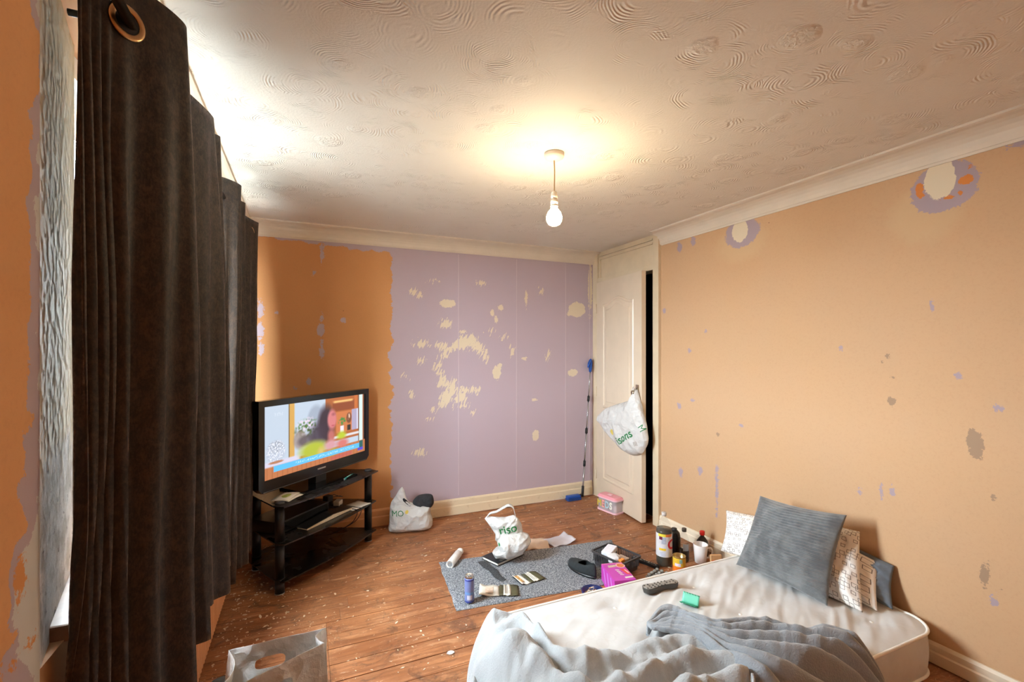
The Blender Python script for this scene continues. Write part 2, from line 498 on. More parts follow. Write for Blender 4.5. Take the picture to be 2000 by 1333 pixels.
# splayed reveals, embossed paper above, bare damp plaster near the sill
n = NT('embossed_reveal_paper')
p = n.pos()
emb = n.vor(n.vmath('MULTIPLY', p, (1, 0.75, 1)), 42, 'SMOOTH_F1')['Distance']
zz = n.sep(p)[2]
lowm = n.ramp(n.math('ADD', zz, n.math('MULTIPLY', n.math('SUBTRACT', n.noise(p, 9, 3), 0.5), 0.3)), 1.12, 1.2, 1, 0)
c = n.mix(lowm, n.mix(n.noise(p, 6, 3), lin(212, 204, 178), lin(226, 220, 200)), n.mix(n.ramp(n.noise(p, 14, 4), 0.42, 0.62), lin(222, 224, 224), lin(168, 170, 166)))
mould = n.math('MULTIPLY', lowm, n.ramp(n.noise(p, 30, 4, 0.7), 0.62, 0.68))
n.base(n.mix(mould, c, lin(70, 70, 78))); n.set(Roughness=0.75)
n.bump(n.math('ADD', n.math('MULTIPLY', emb, n.math('SUBTRACT', 1.0, lowm)), n.math('MULTIPLY', n.noise(p, 40, 4), 0.3)), 0.9, 0.012)
m_reveal = n.m
m = MB()
m.prism([(XL - 0.0, 1.15), (-0.55, 1.57), (-0.55, 1.58), (-0.80, 1.58), (-0.80, 1.15)], SILL - 0.03, HEAD)
m.prism([(XL, 3.46), (-0.80, 3.46), (-0.80, 3.22), (-0.55, 3.22)], SILL - 0.03, HEAD)
struct(m.build('wall_reveal', m_reveal))

# ---- window: white frame, mullions, a row of top lights and glass
m_upvc = plain('white_frame', (236, 238, 238), 0.35)
n = NT('window_glass'); n.base(lin(236, 242, 240)); n.set(Roughness=0.02, Alpha=0.08)
m_glass_w = n.m
win = thing('window_1', None, None, (-0.60, 1.56, SILL)); struct(win)
W, WH = 1.66, HEAD - SILL
m = MB()
for (y0, y1, z0, z1) in ((0, W, 0, 0.06), (0, W, WH - 0.06, WH), (0, 0.06, 0.06, WH - 0.06), (W - 0.06, W, 0.06, WH - 0.06)):
    m.box(-0.03, 0.03, y0, y1, z0, z1)
m.build('frame', m_upvc, win)
for y in (W / 3, 2 * W / 3):
    m = MB(); m.box(-0.03, 0.03, y - 0.03, y + 0.03, 0.06, WH - 0.06); m.build('mullion', m_upvc, win)
ys = [0.06, W / 3 - 0.03, W / 3 + 0.03, 2 * W / 3 - 0.03, 2 * W / 3 + 0.03, W - 0.06]
for k in range(3):
    m = MB(); m.box(-0.02, 0.02, ys[2 * k], ys[2 * k + 1], 0.96, 1.0); m.build('transom', m_upvc, win)
    m = MB(); m.box(-0.004, 0.004, ys[2 * k], ys[2 * k + 1], 0.06, 0.96); m.build('pane', m_glass_w, win)
    m = MB(); m.box(-0.004, 0.004, ys[2 * k], ys[2 * k + 1], 1.0, WH - 0.06); m.build('pane', m_glass_w, win)
m = MB(); m.box(-0.57, -0.438, 1.245, 3.44, SILL - 0.035, SILL, 0.006)
struct(m.build('trim_window_sill', plain('sill_wood', (150, 110, 78), 0.5, 0.15, 25)))

# ---- unseen ground outside the window, added to cut daylight reaching the ceiling
m = MB(); m.box(-40, -0.95, -30, 34, -0.7, -0.6)
struct(m.build('ground_outside', plain('added_ground', (100, 100, 97), 0.95, 0.2, 0.6)))

# ---- front wall behind the camera and the dark hall behind the door
m = MB(); m.box(XL - 0.1, XR + 0.1, YF - 0.1, YF, 0, H)
struct(m.build('wall_front', plain('paper_front_wall', (212, 158, 106), 0.75, 0.05, 6)))
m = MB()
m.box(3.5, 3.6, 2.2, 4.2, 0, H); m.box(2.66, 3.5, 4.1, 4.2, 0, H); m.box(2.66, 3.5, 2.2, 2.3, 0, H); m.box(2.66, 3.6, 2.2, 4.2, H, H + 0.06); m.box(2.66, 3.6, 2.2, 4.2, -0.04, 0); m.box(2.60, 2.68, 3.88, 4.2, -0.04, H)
struct(m.build('wall_hall', plain('hall_gloom', (70, 66, 50), 0.8, 0.05, 6)))  # dark colour carries the gloom of the unlit hall

# ---- ceiling: swirled plaster
n = NT('swirled_plaster')
p = n.pos()
xyz = n.sep(p)
q = n.comb(xyz[0], xyz[1], 0.0)
qd = n.vmath('ADD', q, n.vmath('SCALE', n.comb(n.math('SUBTRACT', n.noise(q, 5, 2), 0.5), n.math('SUBTRACT', n.noise(n.vmath('ADD', q, (7, 3, 0)), 5, 2), 0.5), 0.0), 0.05))
def swirl(off, scale, freq):
    v = n.vor(n.vmath('ADD', qd, off), scale, 'F1', 0.75)
    d = n.math('DIVIDE', v['Distance'], scale)          # metres from the swirl's centre
    ring = n.math('SINE', n.math('ADD', n.math('MULTIPLY', d, freq), n.math('MULTIPLY', n.noise(q, 30, 2), 2.2)))
    cs = n.sep(v['Color'])
    # each swirl is brushed over part of its turn only
    rel = n.vmath('SUBTRACT', n.vmath('ADD', qd, off), v['Position'])
    body = n.math('MULTIPLY', n.ramp(d, 0.03, 0.05, 0.25, 1), n.ramp(d, 0.10, 0.15, 1, 0))
    patch = n.ramp(n.noise(n.vmath('ADD', q, off), 9, 3), 0.46, 0.66)
    ring = n.math('MULTIPLY', n.math('MULTIPLY', ring, body), n.math('MULTIPLY', patch, n.ramp(cs[0], 0.15, 0.6, 0.35, 1)))
    core = n.math('MULTIPLY', n.ramp(d, 0.035, 0.06, 1, 0), n.noise(q, 75, 2, 0.6, 0.6))
    core = n.math('MULTIPLY', core, n.ramp(cs[1], 0.2, 0.6))
    return n.math('ADD', n.math('MULTIPLY', ring, n.ramp(n.noise(q, 20, 3), 0.35, 0.62, 0.14, 0.62)), n.math('MULTIPLY', core, 2.6))
hgt = n.math('ADD', swirl((0, 0, 0), 4.6, 760), swirl((3.37, 1.91, 0), 5.2, 700))
hgt = n.math('ADD', hgt, n.math('MULTIPLY', n.noise(q, 120, 3, 0.6), 0.35))
n.base(n.mix(n.noise(q, 2, 3), lin(222, 216, 205), lin(230, 225, 215))); n.set(Roughness=0.7)
n.bump(hgt, 0.6, 0.006)
m_ceil = n.m
m = MB(); m.box(XL - 0.4, XR + 0.1, YF - 0.1, YB + 0.1, H, H + 0.08)
struct(m.build('ceiling', m_ceil))

# ---- cornice: concave coving with a lip
m_coving = plain('coving_paint', (220, 209, 192), 0.55, 0.03, 6)
def coving(name, p0, p1, inward, ragged=0.0):
    p0, p1 = Vector((*p0, 0)), Vector((*p1, 0)); inn = Vector((*inward, 0))
    prof = [(0.0, -0.105), (0.006, -0.105), (0.010, -0.094)]
    for k in range(7):
        a = PI / 2 * k / 6
        prof.append((0.094 - 0.080 * math.cos(a), -0.094 + 0.080 * math.sin(a)))
    prof += [(0.105, -0.010), (0.105, 0.0), (0.0, 0.0)]
    m = MB(); N_ = len(prof); vv = []
    for e, pt in enumerate((p0, p1)):
        for k, (a, b) in enumerate(prof):
            q_ = pt + inn * a
            if e == 0 and ragged: q_ = q_ + (p1 - p0).normalized() * (ragged * (0.5 + 0.5 * math.sin(k * 2.1)))
            vv.append((q_.x, q_.y, H + b))
    ff = [(k, (k + 1) % N_, N_ + (k + 1) % N_, N_ + k) for k in range(N_)] + [tuple(range(N_)), tuple(range(2 * N_ - 1, N_ - 1, -1))]
    m.add(vv, ff)
    return struct(m.build(name, m_coving))
coving('trim_1', (XL, YB), (XR, YB), (0, -1))
coving('trim_2', (XR, 2.905), (XR, YF), (-1, 0), 0.05)
coving('trim_3', (XL, YF), (XL, YB), (1, 0))

# ---- skirting boards
n = NT('skirting_paint')
p = n.pos(); xx = n.sep(p)[0]
edge = n.ramp(n.math('ADD', xx, n.math('MULTIPLY', n.math('SUBTRACT', n.noise(p, 14, 3), 0.5), 0.06)), 0.655, 0.675)
c = n.mix(edge, lin(214, 156, 104), lin(226, 208, 176))
n.base(n.mix(n.math('MULTIPLY', n.ramp(n.noise(p, 22, 4, 0.7), 0.58, 0.7), 0.35), c, lin(180, 150, 112))); n.set(Roughness=0.5)
m_skirt = n.m
def skirt(name, p0, p1, inward, h, mat):
    p0, p1 = Vector((*p0, 0)), Vector((*p1, 0)); inn = Vector((*inward, 0))
    prof = [(0, 0.006), (0.020, 0.006), (0.020, h * 0.55), (0.015, h * 0.62), (0.015, h - 0.012), (0.008, h), (0, h)]
    m = MB(); N_ = len(prof)
    vv = [tuple(pt + inn * a + Vector((0, 0, b))) for pt in (p0, p1) for a, b in prof]
    m.add(vv, [(k, (k + 1) % N_, N_ + (k + 1) % N_, N_ + k) for k in range(N_)] + [tuple(range(N_)), tuple(range(2 * N_ - 1, N_ - 1, -1))])
    return struct(m.build(name, mat))
skirt('baseboard_back', (XL, YB), (2.52, YB), (0, -1), 0.137, m_skirt)
m_skirt_r = plain('skirting_cream', (228, 214, 190), 0.5, 0.06, 9)
skirt('baseboard_right', (XR, YF), (XR, 2.885), (-1, 0), 0.095, m_skirt_r)
skirt('baseboard_left', (XL, YF), (XL, YB), (1, 0), 0.10, plain('skirting_worn', (190, 160, 122), 0.55, 0.25, 18))

# ---- floor: worn boards, each its own plank
n = NT('worn_boards')
oi = n.n('ShaderNodeObjectInfo').outputs['Random']
p = n.pos()
off = n.comb(n.math('MULTIPLY', oi, 37.0), n.math('MULTIPLY', oi, 11.0), 0.0)
pp = n.vmath('ADD', p, off)
grain = n.noise(n.vmath('MULTIPLY', pp, (2.2, 46, 10)), 1.0, 6, 0.62, 1.3)
patch = n.noise(n.vmath('MULTIPLY', p, (1, 1.7, 1)), 3.0, 5, 0.6, 0.5)
worn = n.noise(n.vmath('MULTIPLY', pp, (5, 16, 1)), 1.0, 5, 0.65, 0.8)
c = n.mix(n.ramp(grain, 0.30, 0.72), lin(136, 84, 50), lin(196, 134, 88))
c = n.mix(n.math('MULTIPLY', n.ramp(patch, 0.36, 0.62), 0.75), c, lin(138, 84, 50))
c = n.mix(n.math('MULTIPLY', n.ramp(worn, 0.52, 0.72), 0.55), c, lin(212, 160, 116))
c = n.mix(n.math('MULTIPLY', n.ramp(n.noise(p, 6.5, 6, 0.74, 0.9), 0.51, 0.66), 0.68), c, lin(84, 58, 42))
c = n.mix(n.math('MULTIPLY', n.math('SUBTRACT', oi, 0.35, clamp=True), 0.22), c, lin(90, 58, 40))
fl1 = n.ramp(n.noise(n.vmath('MULTIPLY', p, (1, 1.8, 1)), 55, 3, 0.6, 1.2), 0.675, 0.72)
fl2 = n.ramp(n.noise(n.vmath('MULTIPLY', p, (1.2, 2.2, 1)), 17, 6, 0.78, 1.5), 0.61, 0.66)
c = n.mix(n.math('MULTIPLY', n.math('MAXIMUM', fl1, fl2), 0.8), c, lin(216, 188, 158))
n.base(c)
n.put(n.b.inputs['Roughness'], n.ramp(worn, 0.3, 0.7, 0.36, 0.6))
n.bump(n.math('ADD', grain, n.math('MULTIPLY', worn, 0.5)), 0.25, 0.002)
m_wood = n.m
m = MB(); m.box(XL - 0.1, XR + 0.1, YF - 0.1, YB + 0.1, -0.06, -0.024)
floor = struct(m.build('floor', plain('underfloor', (40, 28, 20), 0.9)))
BW = 0.118
rnd = random.Random(3)
nb = int((YB - YF) / BW) + 1
for i in range(nb):
    y0 = YF + i * BW; y1 = min(y0 + BW, YB)
    if y1 - y0 < 0.02: continue
    cuts = [XL]
    if 19 <= i <= 22: cuts.append(0.10)                                   # a row of butt joints across several boards
    else: cuts.append(XL + rnd.uniform(0.5, 2.4))
    cuts.append(XR + 0.1)
    for a, b in zip(cuts[:-1], cuts[1:]):
        dz = rnd.uniform(-0.0012, 0.0)
        m = MB(); m.box(a + 0.0005, b - 0.0005, y0 + 0.0016, y1 - 0.0016, -0.024, dz, 0.0014)
        m.build('plank', m_wood, floor)

# ---- door, slightly ajar, in a frame that reaches the ceiling
m_gloss = plain('door_gloss', (216, 198, 174), 0.32, 0.025, 7)
m_frame = plain('frame_gloss', (214, 196, 166), 0.36, 0.04, 8)
door = struct(thing('door_1', None, None, (2.545, 3.712, 0), -math.radians(5.6)))
DW, DH = 0.735, 2.025
m = MB(); m.box(-0.022, 0.018, -DW, 0, 0.012, DH, 0.002); leaf = m.build('leaf', m_gloss, door)
def panel(z0, z1, arch):
    y0, y1 = -DW + 0.115, -0.115
    def outline(ins):
        pts = [(y0 + ins, z0 + ins), (y1 - ins, z0 + ins), (y1 - ins, z1 - ins - (0.05 if arch else 0))]
        if arch:
            for k in range(1, 12):
                t = k / 12.0
                y = y1 - ins + (y0 - y1 + 2 * ins) * t
                pts.append((y, z1 - ins - 0.05 + 0.055 * (0.5 - 0.5 * math.cos(2 * PI * t)) ** 1.2))
        pts.append((y0 + ins, z1 - ins - (0.05 if arch else 0)))
        return pts
    m = MB()
    loops = [(0.0, 0.0), (0.008, 0.007), (0.018, 0.007), (0.028, -0.001), (0.05, -0.001), (0.065, 0.004)]
    rows = [[(-0.022 - h_, y, z) for y, z in outline(ins)] for ins, h_ in loops]
    k = len(rows[0]); vv = [q_ for r_ in rows for q_ in r_]
    ff = [(i * k + j, i * k + (j + 1) % k, (i + 1) * k + (j + 1) % k, (i + 1) * k + j) for i in range(len(rows) - 1) for j in range(k)]
    ff.append(tuple((len(rows) - 1) * k + j for j in range(k)))
    m.add(vv, ff)
    m.build('door_panel', m_gloss, leaf)
panel(0.86, 1.86, True)
panel(0.20, 0.74, False)
for z in (0.22, 1.0, 1.78):
    m = MB(); m.tube([(-0.026, 0.004, z - 0.045), (-0.026, 0.004, z + 0.045)], 0.006, 8); m.build('hinge', m_frame, door)
hb = MB(); hb.box(-0.030, -0.022, -DW + 0.035, -DW + 0.075, 0.97, 1.11, 0.003)
hb.tube([(-0.030, -DW + 0.055, 1.045), (-0.050, -DW + 0.055, 1.045), (-0.058, -DW + 0.055, 1.045), (-0.074, -DW + 0.055, 1.045), (-0.080, -DW + 0.055, 1.045)], [0.009, 0.009, 0.020, 0.021, 0.008], 14)
m_metal = plain('handle_metal', (190, 180, 160), 0.25, metal=1.0)
hb.build('handle', m_metal, door)
fr = struct(thing('trim_4', None, None, (XR, 3.30, 0)))
def fpart(nm, y0, y1, z0, z1, x0, x1, mat=m_frame, bev=0.003):
    m = MB(); m.box(x0, x1, y0 - 3.30, y1 - 3.30, z0, z1, bev); return m.build(nm, mat, fr)
fpart('jamb', 2.882, 2.948, 0, H, -0.028, 0.10)
fpart('jamb', 3.722, 3.800, 0, H, -0.024, 0.10)
fpart('door_stop', 2.948, 2.962, 0, DH, 0.03, 0.06)
fpart('door_stop', 3.708, 3.722, 0, DH, 0.03, 0.06)
fpart('head', 2.948, 3.722, DH + 0.006, DH + 0.045, -0.022, 0.10)
fpart('over_panel', 2.948, 3.722, DH + 0.045, H, -0.006, 0.10, m_frame, 0.0)
fpart('moulding', 2.96, 3.70, H - 0.075, H - 0.060, -0.020, -0.004)
fpart('moulding', 2.96, 3.70, H - 0.045, H - 0.030, -0.024, -0.004)
fpart('moulding', 3.688, 3.702, DH + 0.045, H - 0.06, -0.018, -0.004)

# ================================================================ curtains, rod, radiator
n = NT('crushed_velvet')
p = n.pos()
mot = n.noise(n.vmath('MULTIPLY', p, (1, 1, 0.75)), 48, 6, 0.75, 0.4)
fine = n.noise(n.vmath('MULTIPLY', p, (1, 1, 0.5)), 260, 2)
f = n.math('ADD', n.math('MULTIPLY', mot, 0.75), n.math('MULTIPLY', fine, 0.35))
n.base(n.mix(n.ramp(f, 0.42, 0.72), lin(20, 17, 14), lin(62, 47, 37)))
n.set(Roughness=0.62)
n.b.inputs['Sheen Weight'].default_value = 0.4
n.b.inputs['Sheen Roughness'].default_value = 0.35
n.put(n.b.inputs['Sheen Tint'], n.mix(n.ramp(f, 0.45, 0.7), lin(120, 92, 70), lin(225, 200, 176)))
n.bump(f, 0.35, 0.003)
m_velvet = n.m
m_brass = plain('brass_eyelet', (196, 156, 112), 0.28, metal=1.0)
m_eyelet_shade = plain('eyelet_shade', (24, 24, 26), 0.3)

def curtain(label, top, bot, ztop, zbot, eyes, hem_wave=0.02, seed=0.0, split=None):
    root = thing('curtain', label, 'curtain', (-0.33, (top[0][1] + top[-1][1]) / 2, zbot), 0, 'dark velvet curtains at the window')
    ox, oy = root.location.x, root.location.y
    NU, NV = 150, 60
    P = []
    for i in range(NU + 1):
        t = i / NU
        a, b = crom(top, t), crom(bot, t)
        row = []
        for j in range(NV + 1):
            s = j / NV
            e = s ** 0.85
            x, y = a * (1 - e) + b * e
            x += 0.010 * nz(t * 9 + seed, s * 2.2) * min(1, s * 4)
            y += 0.012 * nz(t * 7 + seed, s * 2.0, 4) * min(1, s * 4)
            x += 0.014 * math.sin(2 * PI * (t * 24 + 0.5 * s + 0.6 * nz(t * 3, s * 1.3, seed))) * min(1, s * 2.5)
            zh = zbot + hem_wave * nz(t * 6 + seed, 9.0)
            zt = ztop + 0.006 * math.sin(t * 40)
            row.append((x - ox, y - oy, zt + (zh - zt) * s - zbot))
        P.append(row)
    m = MB(); m.grid(P)
    o = m.build('fabric', m_velvet, root, fix=False)
    solidify(o, 0.004)
    for t in eyes:
        a = crom(top, t); d = crom(top, t + 0.01) - crom(top, t - 0.01)
        nr = Vector((d[1], -d[0], 0)).normalized()
        if nr.x < 0: nr = -nr
        c = Vector((a[0] - ox, a[1] - oy, ztop - 0.085 - zbot)) + nr * 0.004
        m = MB(); m.torus(c, nr, 0.030, 0.0070, 28, 10, 0.55)
        ey = m.build('eyelet', m_brass, root)
        m = MB(); 
        u = Vector((0, 0, 1)).cross(nr)
        m.add([c + nr * 0.0005 + u * (0.024 * math.cos(2 * PI * k / 20)) + Vector((0, 0, 0.024 * math.sin(2 * PI * k / 20))) for k in range(20)], [tuple(range(20))])
        m.build('eyelet_shade_disc', m_eyelet_shade, ey)  # dark disc stands for the shaded hole; the fabric has no opening
    return root
A_TOP = [(-.404, 1.172), (-.382, 1.200), (-.348, 1.239), (-.262, 1.345), (-.335, 1.395), (-.400, 1.44), (-.293, 1.515), (-.385, 1.575), (-.345, 1.66), (-.280, 1.84), (-.370, 1.90), (-.282, 1.985), (-.375, 2.03)]
A_BOT = [(-.410, 1.178), (-.388, 1.21), (-.345, 1.26), (-.247, 1.37), (-.345, 1.44), (-.400, 1.48), (-.270, 1.60), (-.355, 1.68), (-.335, 1.76), (-.252, 1.92), (-.330, 2.00), (-.268, 2.08), (-.345, 2.12)]
curtain('dark brown velvet curtain nearest the camera, with large brass eyelets', A_TOP, A_BOT, 2.175, 0.55, (2.02 / 12, 7.55 / 12), 0.03, 0.0)
B_TOP = [(-.385, 2.46), (-.275, 2.54), (-.375, 2.62), (-.400, 2.71), (-.288, 2.83), (-.380, 2.93), (-.350, 3.05), (-.262, 3.25), (-.31, 3.345), (-.437, 3.41)]  # last points turn back to the wall, added to block daylight spill
B_BOT = [(-.385, 2.46), (-.305, 2.50), (-.375, 2.57), (-.360, 2.64), (-.275, 2.72), (-.335, 2.80), (-.300, 2.88), (-.285, 2.96), (-.33, 3.12), (-.432, 3.32)]
curtain('dark velvet curtain at the far end of the window, beside the television', B_TOP, B_BOT, 2.175, 0.30, (6.55 / 9,), 0.02, 5.0)
m = MB(); m.tube([(0, -1.06, 0), (0, 1.24, 0)], 0.011, 10)
for y in (1.25,): m.lathe([(0, -0.02), (0.016, -0.012), (0.02, 0), (0.016, 0.012), (0, 0.02)], 12, (0, y, 0))
for y in (-0.95, 1.20): m.tube([(0, y, 0), (-0.105, y, 0)], 0.007, 8)
rod = m.build('curtain_rod', plain('rod_black', (38, 36, 34), 0.35, metal=0.6))
at(rod, (-0.34, 2.20, 2.09)); tag(rod, 'dark metal curtain rod running through the curtain eyelets above the window', 'curtain rod')

m_rad = plain('radiator_paint', (216, 160, 112), 0.4, 0.03, 10)
rad = thing('radiator', 'peach painted ribbed panel radiator under the window', 'radiator', (-0.40, 2.14, 0.0))
Y0, Y1 = -0.74, 0.74
m = MB()
prof = []
k = int((Y1 - Y0) / 0.03)
for i in range(k):
    y = Y0 + i * 0.03
    prof += [(y, 0.018), (y + 0.010, 0.018), (y + 0.014, 0.025), (y + 0.026, 0.025)]
prof.append((Y1, 0.018))
m.grid([[(x, y, z) for z in (0.11, 0.12, 0.66, 0.67)] for y, x in prof], smooth=False)
m.build('front_panel', m_rad, rad)
m = MB(); m.box(-0.045, 0.018, Y0, Y1, 0.105, 0.12); m.box(-0.045, 0.02, Y0, Y1, 0.66, 0.68); m.build('rim', m_rad, rad)
for y in (Y0, Y1):
    m = MB(); m.box(-0.045, 0.022, y - 0.006, y + 0.006, 0.11, 0.675, 0.003); m.build('side_panel', m_rad, rad)
m = MB(); m.tube([(-0.015, Y1 + 0.004, 0.15), (-0.015, Y1 + 0.05, 0.15), (-0.015, Y1 + 0.055, 0.12), (-0.015, Y1 + 0.055, 0.0)], 0.008, 8)
m.build('pipe', m_rad, rad)
for y in (Y0 + 0.2, Y1 - 0.2):
    m = MB(); m.box(-0.05, -0.03, y - 0.02, y + 0.02, 0.2, 0.6); m.build('bracket', m_rad, rad)

# ================================================================ pendant lamp
m_wht = plain('white_plastic', (236, 226, 210), 0.4)
lamp = thing('pendant_lamp', 'bare bulb hanging on a short cord from a white ceiling rose', 'lamp', (1.07, 1.924, H))
m = MB(); m.lathe([(0.046, 0), (0.047, -0.012), (0.044, -0.020), (0.030, -0.030), (0.010, -0.034), (0.0, -0.034)], 28); m.build('ceiling_rose', m_wht, lamp)
m = MB(); m.tube([(0, 0, -0.032), (0.002, 0, -0.09), (0.0005, 0, -0.15), (0, 0, -0.19)], 0.0033, 8); m.build('cord', plain('cord_tan', (196, 164, 122), 0.6), lamp)
m = MB(); m.lathe([(0.006, -0.178), (0.013, -0.183), (0.016, -0.20), (0.0165, -0.212), (0.014, -0.213), (0.014, -0.216), (0.0175, -0.217), (0.0175, -0.240), (0.015, -0.241), (0.015, -0.244), (0.018, -0.245), (0.018, -0.252), (0.0, -0.252)], 20)
m.build('bulb_holder', m_wht, lamp)
n = NT('lit_bulb'); n.base(lin(255, 240, 220)); n.put(n.b.inputs['Emission Color'], (1.0, 0.79, 0.51, 1)); n.b.inputs['Emission Strength'].default_value = BULB_STRENGTH
m = MB(); m.lathe([(0.012, -0.250), (0.018, -0.262), (0.030, -0.278), (0.037, -0.298), (0.035, -0.318), (0.026, -0.332), (0.012, -0.339), (0.0, -0.340)], 24)
m.build('bulb', n.m, lamp)

# ================================================================ television on its stand
m_blackgloss = plain('black_gloss', (16, 17, 19), 0.12)
m_black = plain('black_plastic', (24, 25, 27), 0.38, 0.1, 30)
m_blackglass = plain('black_glass', (20, 18, 17), 0.16, 0.25, 6)
n = NT('dusty_black_glass'); dn = n.noise(n.pos(), 5, 3, 0.6, 0.2)
n.base(n.mix(n.ramp(dn, 0.35, 0.8), lin(21, 19, 18), lin(48, 40, 34))); n.put(n.b.inputs['Roughness'], n.ramp(dn, 0.3, 0.8, 0.16, 0.5)); m_dusty = n.m
m_silver = plain('silver_trim', (190, 190, 190), 0.3, metal=0.9)
ST = math.radians(45.2)
stand = thing('television_stand', 'black glass three-tier television stand across the corner', 'tv stand', (0.146, 3.258, 0), ST)
def shelf(z, over):
    pts = []
    f, b = 0.392 + over, 0.232 + over
    for k in range(9):                                             # gently bowed front
        t = k / 8.0
        pts.append((-f + 2 * f * t, -0.035 - over - 0.035 * math.sin(PI * t)))
    pts += [(f + 0.012, 0.0), (b + 0.03, 0.40), (b, 0.42), (-b, 0.42), (-b - 0.03, 0.40), (-f - 0.012, 0.0)]
    m = MB(); m.prism(pts, z - 0.008, z)
    return m
shelf(0.512, 0.03).build('shelf', m_dusty, stand)
shelf(0.296, 0.02).build('shelf', m_dusty, stand)
shelf(0.086, 0.02).build('shelf', m_dusty, stand)
for (x, y) in ((-0.392, 0.0), (0.392, 0.0), (-0.225, 0.375), (0.225, 0.375)):
    m = MB()
    m.lathe([(0.026, 0.0), (0.026, 0.076)], 20, (x, y, 0)); m.lathe([(0.026, 0.087), (0.026, 0.286)], 20, (x, y, 0)); m.lathe([(0.026, 0.297), (0.026, 0.502)], 20, (x, y, 0))
    post = m.build('post', m_black, stand)
    for z in (0.074, 0.087, 0.284, 0.297, 0.500):
        m = MB(); m.torus((x, y, z), (0, 0, 1), 0.0262, 0.0022, 20, 6); m.build('collar', m_black, post)
    m = MB(); m.lathe([(0.027, 0.512), (0.027, 0.518), (0.022, 0.524), (0, 0.525)], 20, (x, y, 0)); m.build('cap', plain('cap_grey', (70, 72, 74), 0.3, metal=0.4), post)
    m = MB(); m.lathe([(0.027, 0.0), (0.027, 0.006)], 20, (x, y, 0)); m.build('foot', m_silver, post)
m = MB(); m.box(-0.035, 0.035, 0.36, 0.39, 0.0, 0.296, 0.004); m.build('cable_column', m_black, stand)

TW, TH = 0.955, 0.530
tv = thing('television', 'black flat screen television showing a studio programme, on the corner stand', 'television', (0.0885, 3.336, 0.512), math.radians(44.7))
TZ = 0.058
m = MB()                                                            # bezel with chamfered lower corners
def tvo(w, z0, z1, ch):
    return [(-w + ch, z0), (w - ch, z0), (w, z0 + ch), (w, z1), (-w, z1), (-w, z0 + ch)]
outer = tvo(TW / 2, TZ, TZ + TH, 0.028); inner = [(-TW / 2 + 0.040, TZ + 0.070), (TW / 2 - 0.040, TZ + 0.070), (TW / 2 - 0.040, TZ + 0.0701), (TW / 2 - 0.040, TZ + TH - 0.036), (-TW / 2 + 0.040, TZ + TH - 0.036), (-TW / 2 + 0.040, TZ + 0.0701)]
vv = [(x, -0.020, z) for x, z in outer] + [(x, -0.020, z) for x, z in inner] + [(x, -0.014, z) for x, z in inner] + [(x, 0.03, z) for x, z in outer]
ff = []
for i in range(6):
    j = (i + 1) % 6
    ff += [(i, j, 6 + j, 6 + i), (6 + i, 6 + j, 12 + j, 12 + i), (i, 18 + i, 18 + j, j)]
ff.append(tuple(range(18, 24)))
m.add(vv, ff); m.build('bezel', m_blackgloss, tv)
m = MB(); m.box(-0.36, 0.36, 0.03, 0.07, TZ + 0.05, TZ + 0.42, 0.012); m.build('back_cover', m_black, tv)
m = MB(); m.prism([(-0.045, -0.015), (0.045, -0.015), (0.045, 0.05), (-0.045, 0.05)], 0.012, TZ + 0.06); m.build('neck', m_black, tv)
m = MB(); m.prism([(-0.235, -0.115), (0.235, -0.115), (0.20, 0.13), (-0.20, 0.13)], 0.0, 0.014); m.build('base_plate', m_blackgloss, tv)
m = MB(); m.box(-0.035, 0.035, -0.0215, -0.0195, TZ + 0.040, TZ + 0.049); m.build('badge', m_silver, tv)
m = MB(); m.box(-TW / 2 + 0.03, TW / 2 - 0.03, -0.0225, -0.0195, TZ + 0.004, TZ + 0.007); m.build('bottom_trim', plain('smoked_trim', (96, 92, 88), 0.3, metal=0.5), tv)

# the picture on the screen: painted per point, as print, on the flat screen
NU, NV = 220, 124
su = np.linspace(0, 1, NU); sv = np.linspace(0, 1, NV)
U, V = np.meshgrid(su, sv, indexing='ij')
img = np.zeros((NU, NV, 3))
def rgb(c): return np.array(c, float)
def paint(mask, c):
    mk_ = np.clip(mask, 0, 1)[..., None]
    img[:] = img * (1 - mk_) + rgb(c) * mk_
def rect(a, b, c, d, s=0.004):
    return np.clip((U - a) / s + .5, 0, 1) * np.clip((b - U) / s + .5, 0, 1) * np.clip((V - c) / s + .5, 0, 1) * np.clip((d - V) / s + .5, 0, 1)
def blob(x, y, rx, ry, soft=0.1):
    q = np.sqrt(((U - x) / rx) ** 2 + ((V - y) / ry) ** 2)
    return np.clip((1 - q) / soft, 0, 1)
NA = nz2(U * 1.78, V, 26, 1.0); NB = nz2(U * 1.78, V, 60, 4.0); NC = nz2(U * 1.78, V, 14, 8.0)
paint(rect(-1, 2, -1, 2), (186, 200, 216))
paint(rect(.205, .25, .1, 2), (206, 160, 84))
paint(rect(.198, .208, .1, 2), (120, 96, 60))
paint(blob(.45, .62, .10, .34, .2) * 0.8, (150, 160, 178))
paint(rect(.545, .93, .3, 2), (170, 96, 52))
paint(rect(.62, .87, .78, .93), (140, 72, 44))
paint(rect(.63, .85, .915, .945, .03), (255, 208, 130))
paint(rect(.87, .905, .42, 2), (196, 110, 58))
paint(rect(.66, .87, .42, .76) * 0.8, (206, 124, 76))
paint(rect(.925, .972, .2, 2), (208, 226, 222)); paint(rect(.918, .927, .2, 2), (92, 60, 44)); paint(rect(.972, 1.1, -1, 2), (160, 90, 50)); paint(rect(.985, 1.1, -1, 2), (40, 34, 34))
paint(rect(-1, 2, -1, .205), (186, 116, 74))
for k in range(24): paint(rect(.02 + k * .042, .024 + k * .042, -.1, .2) * .5, (120, 66, 40))
paint(rect(-.1, .30, .165, .235, .02), (206, 202, 222))
paint(np.clip((U - .62) / .02, 0, 1) * rect(.6, .925, .335, .375, .01), (214, 210, 214))
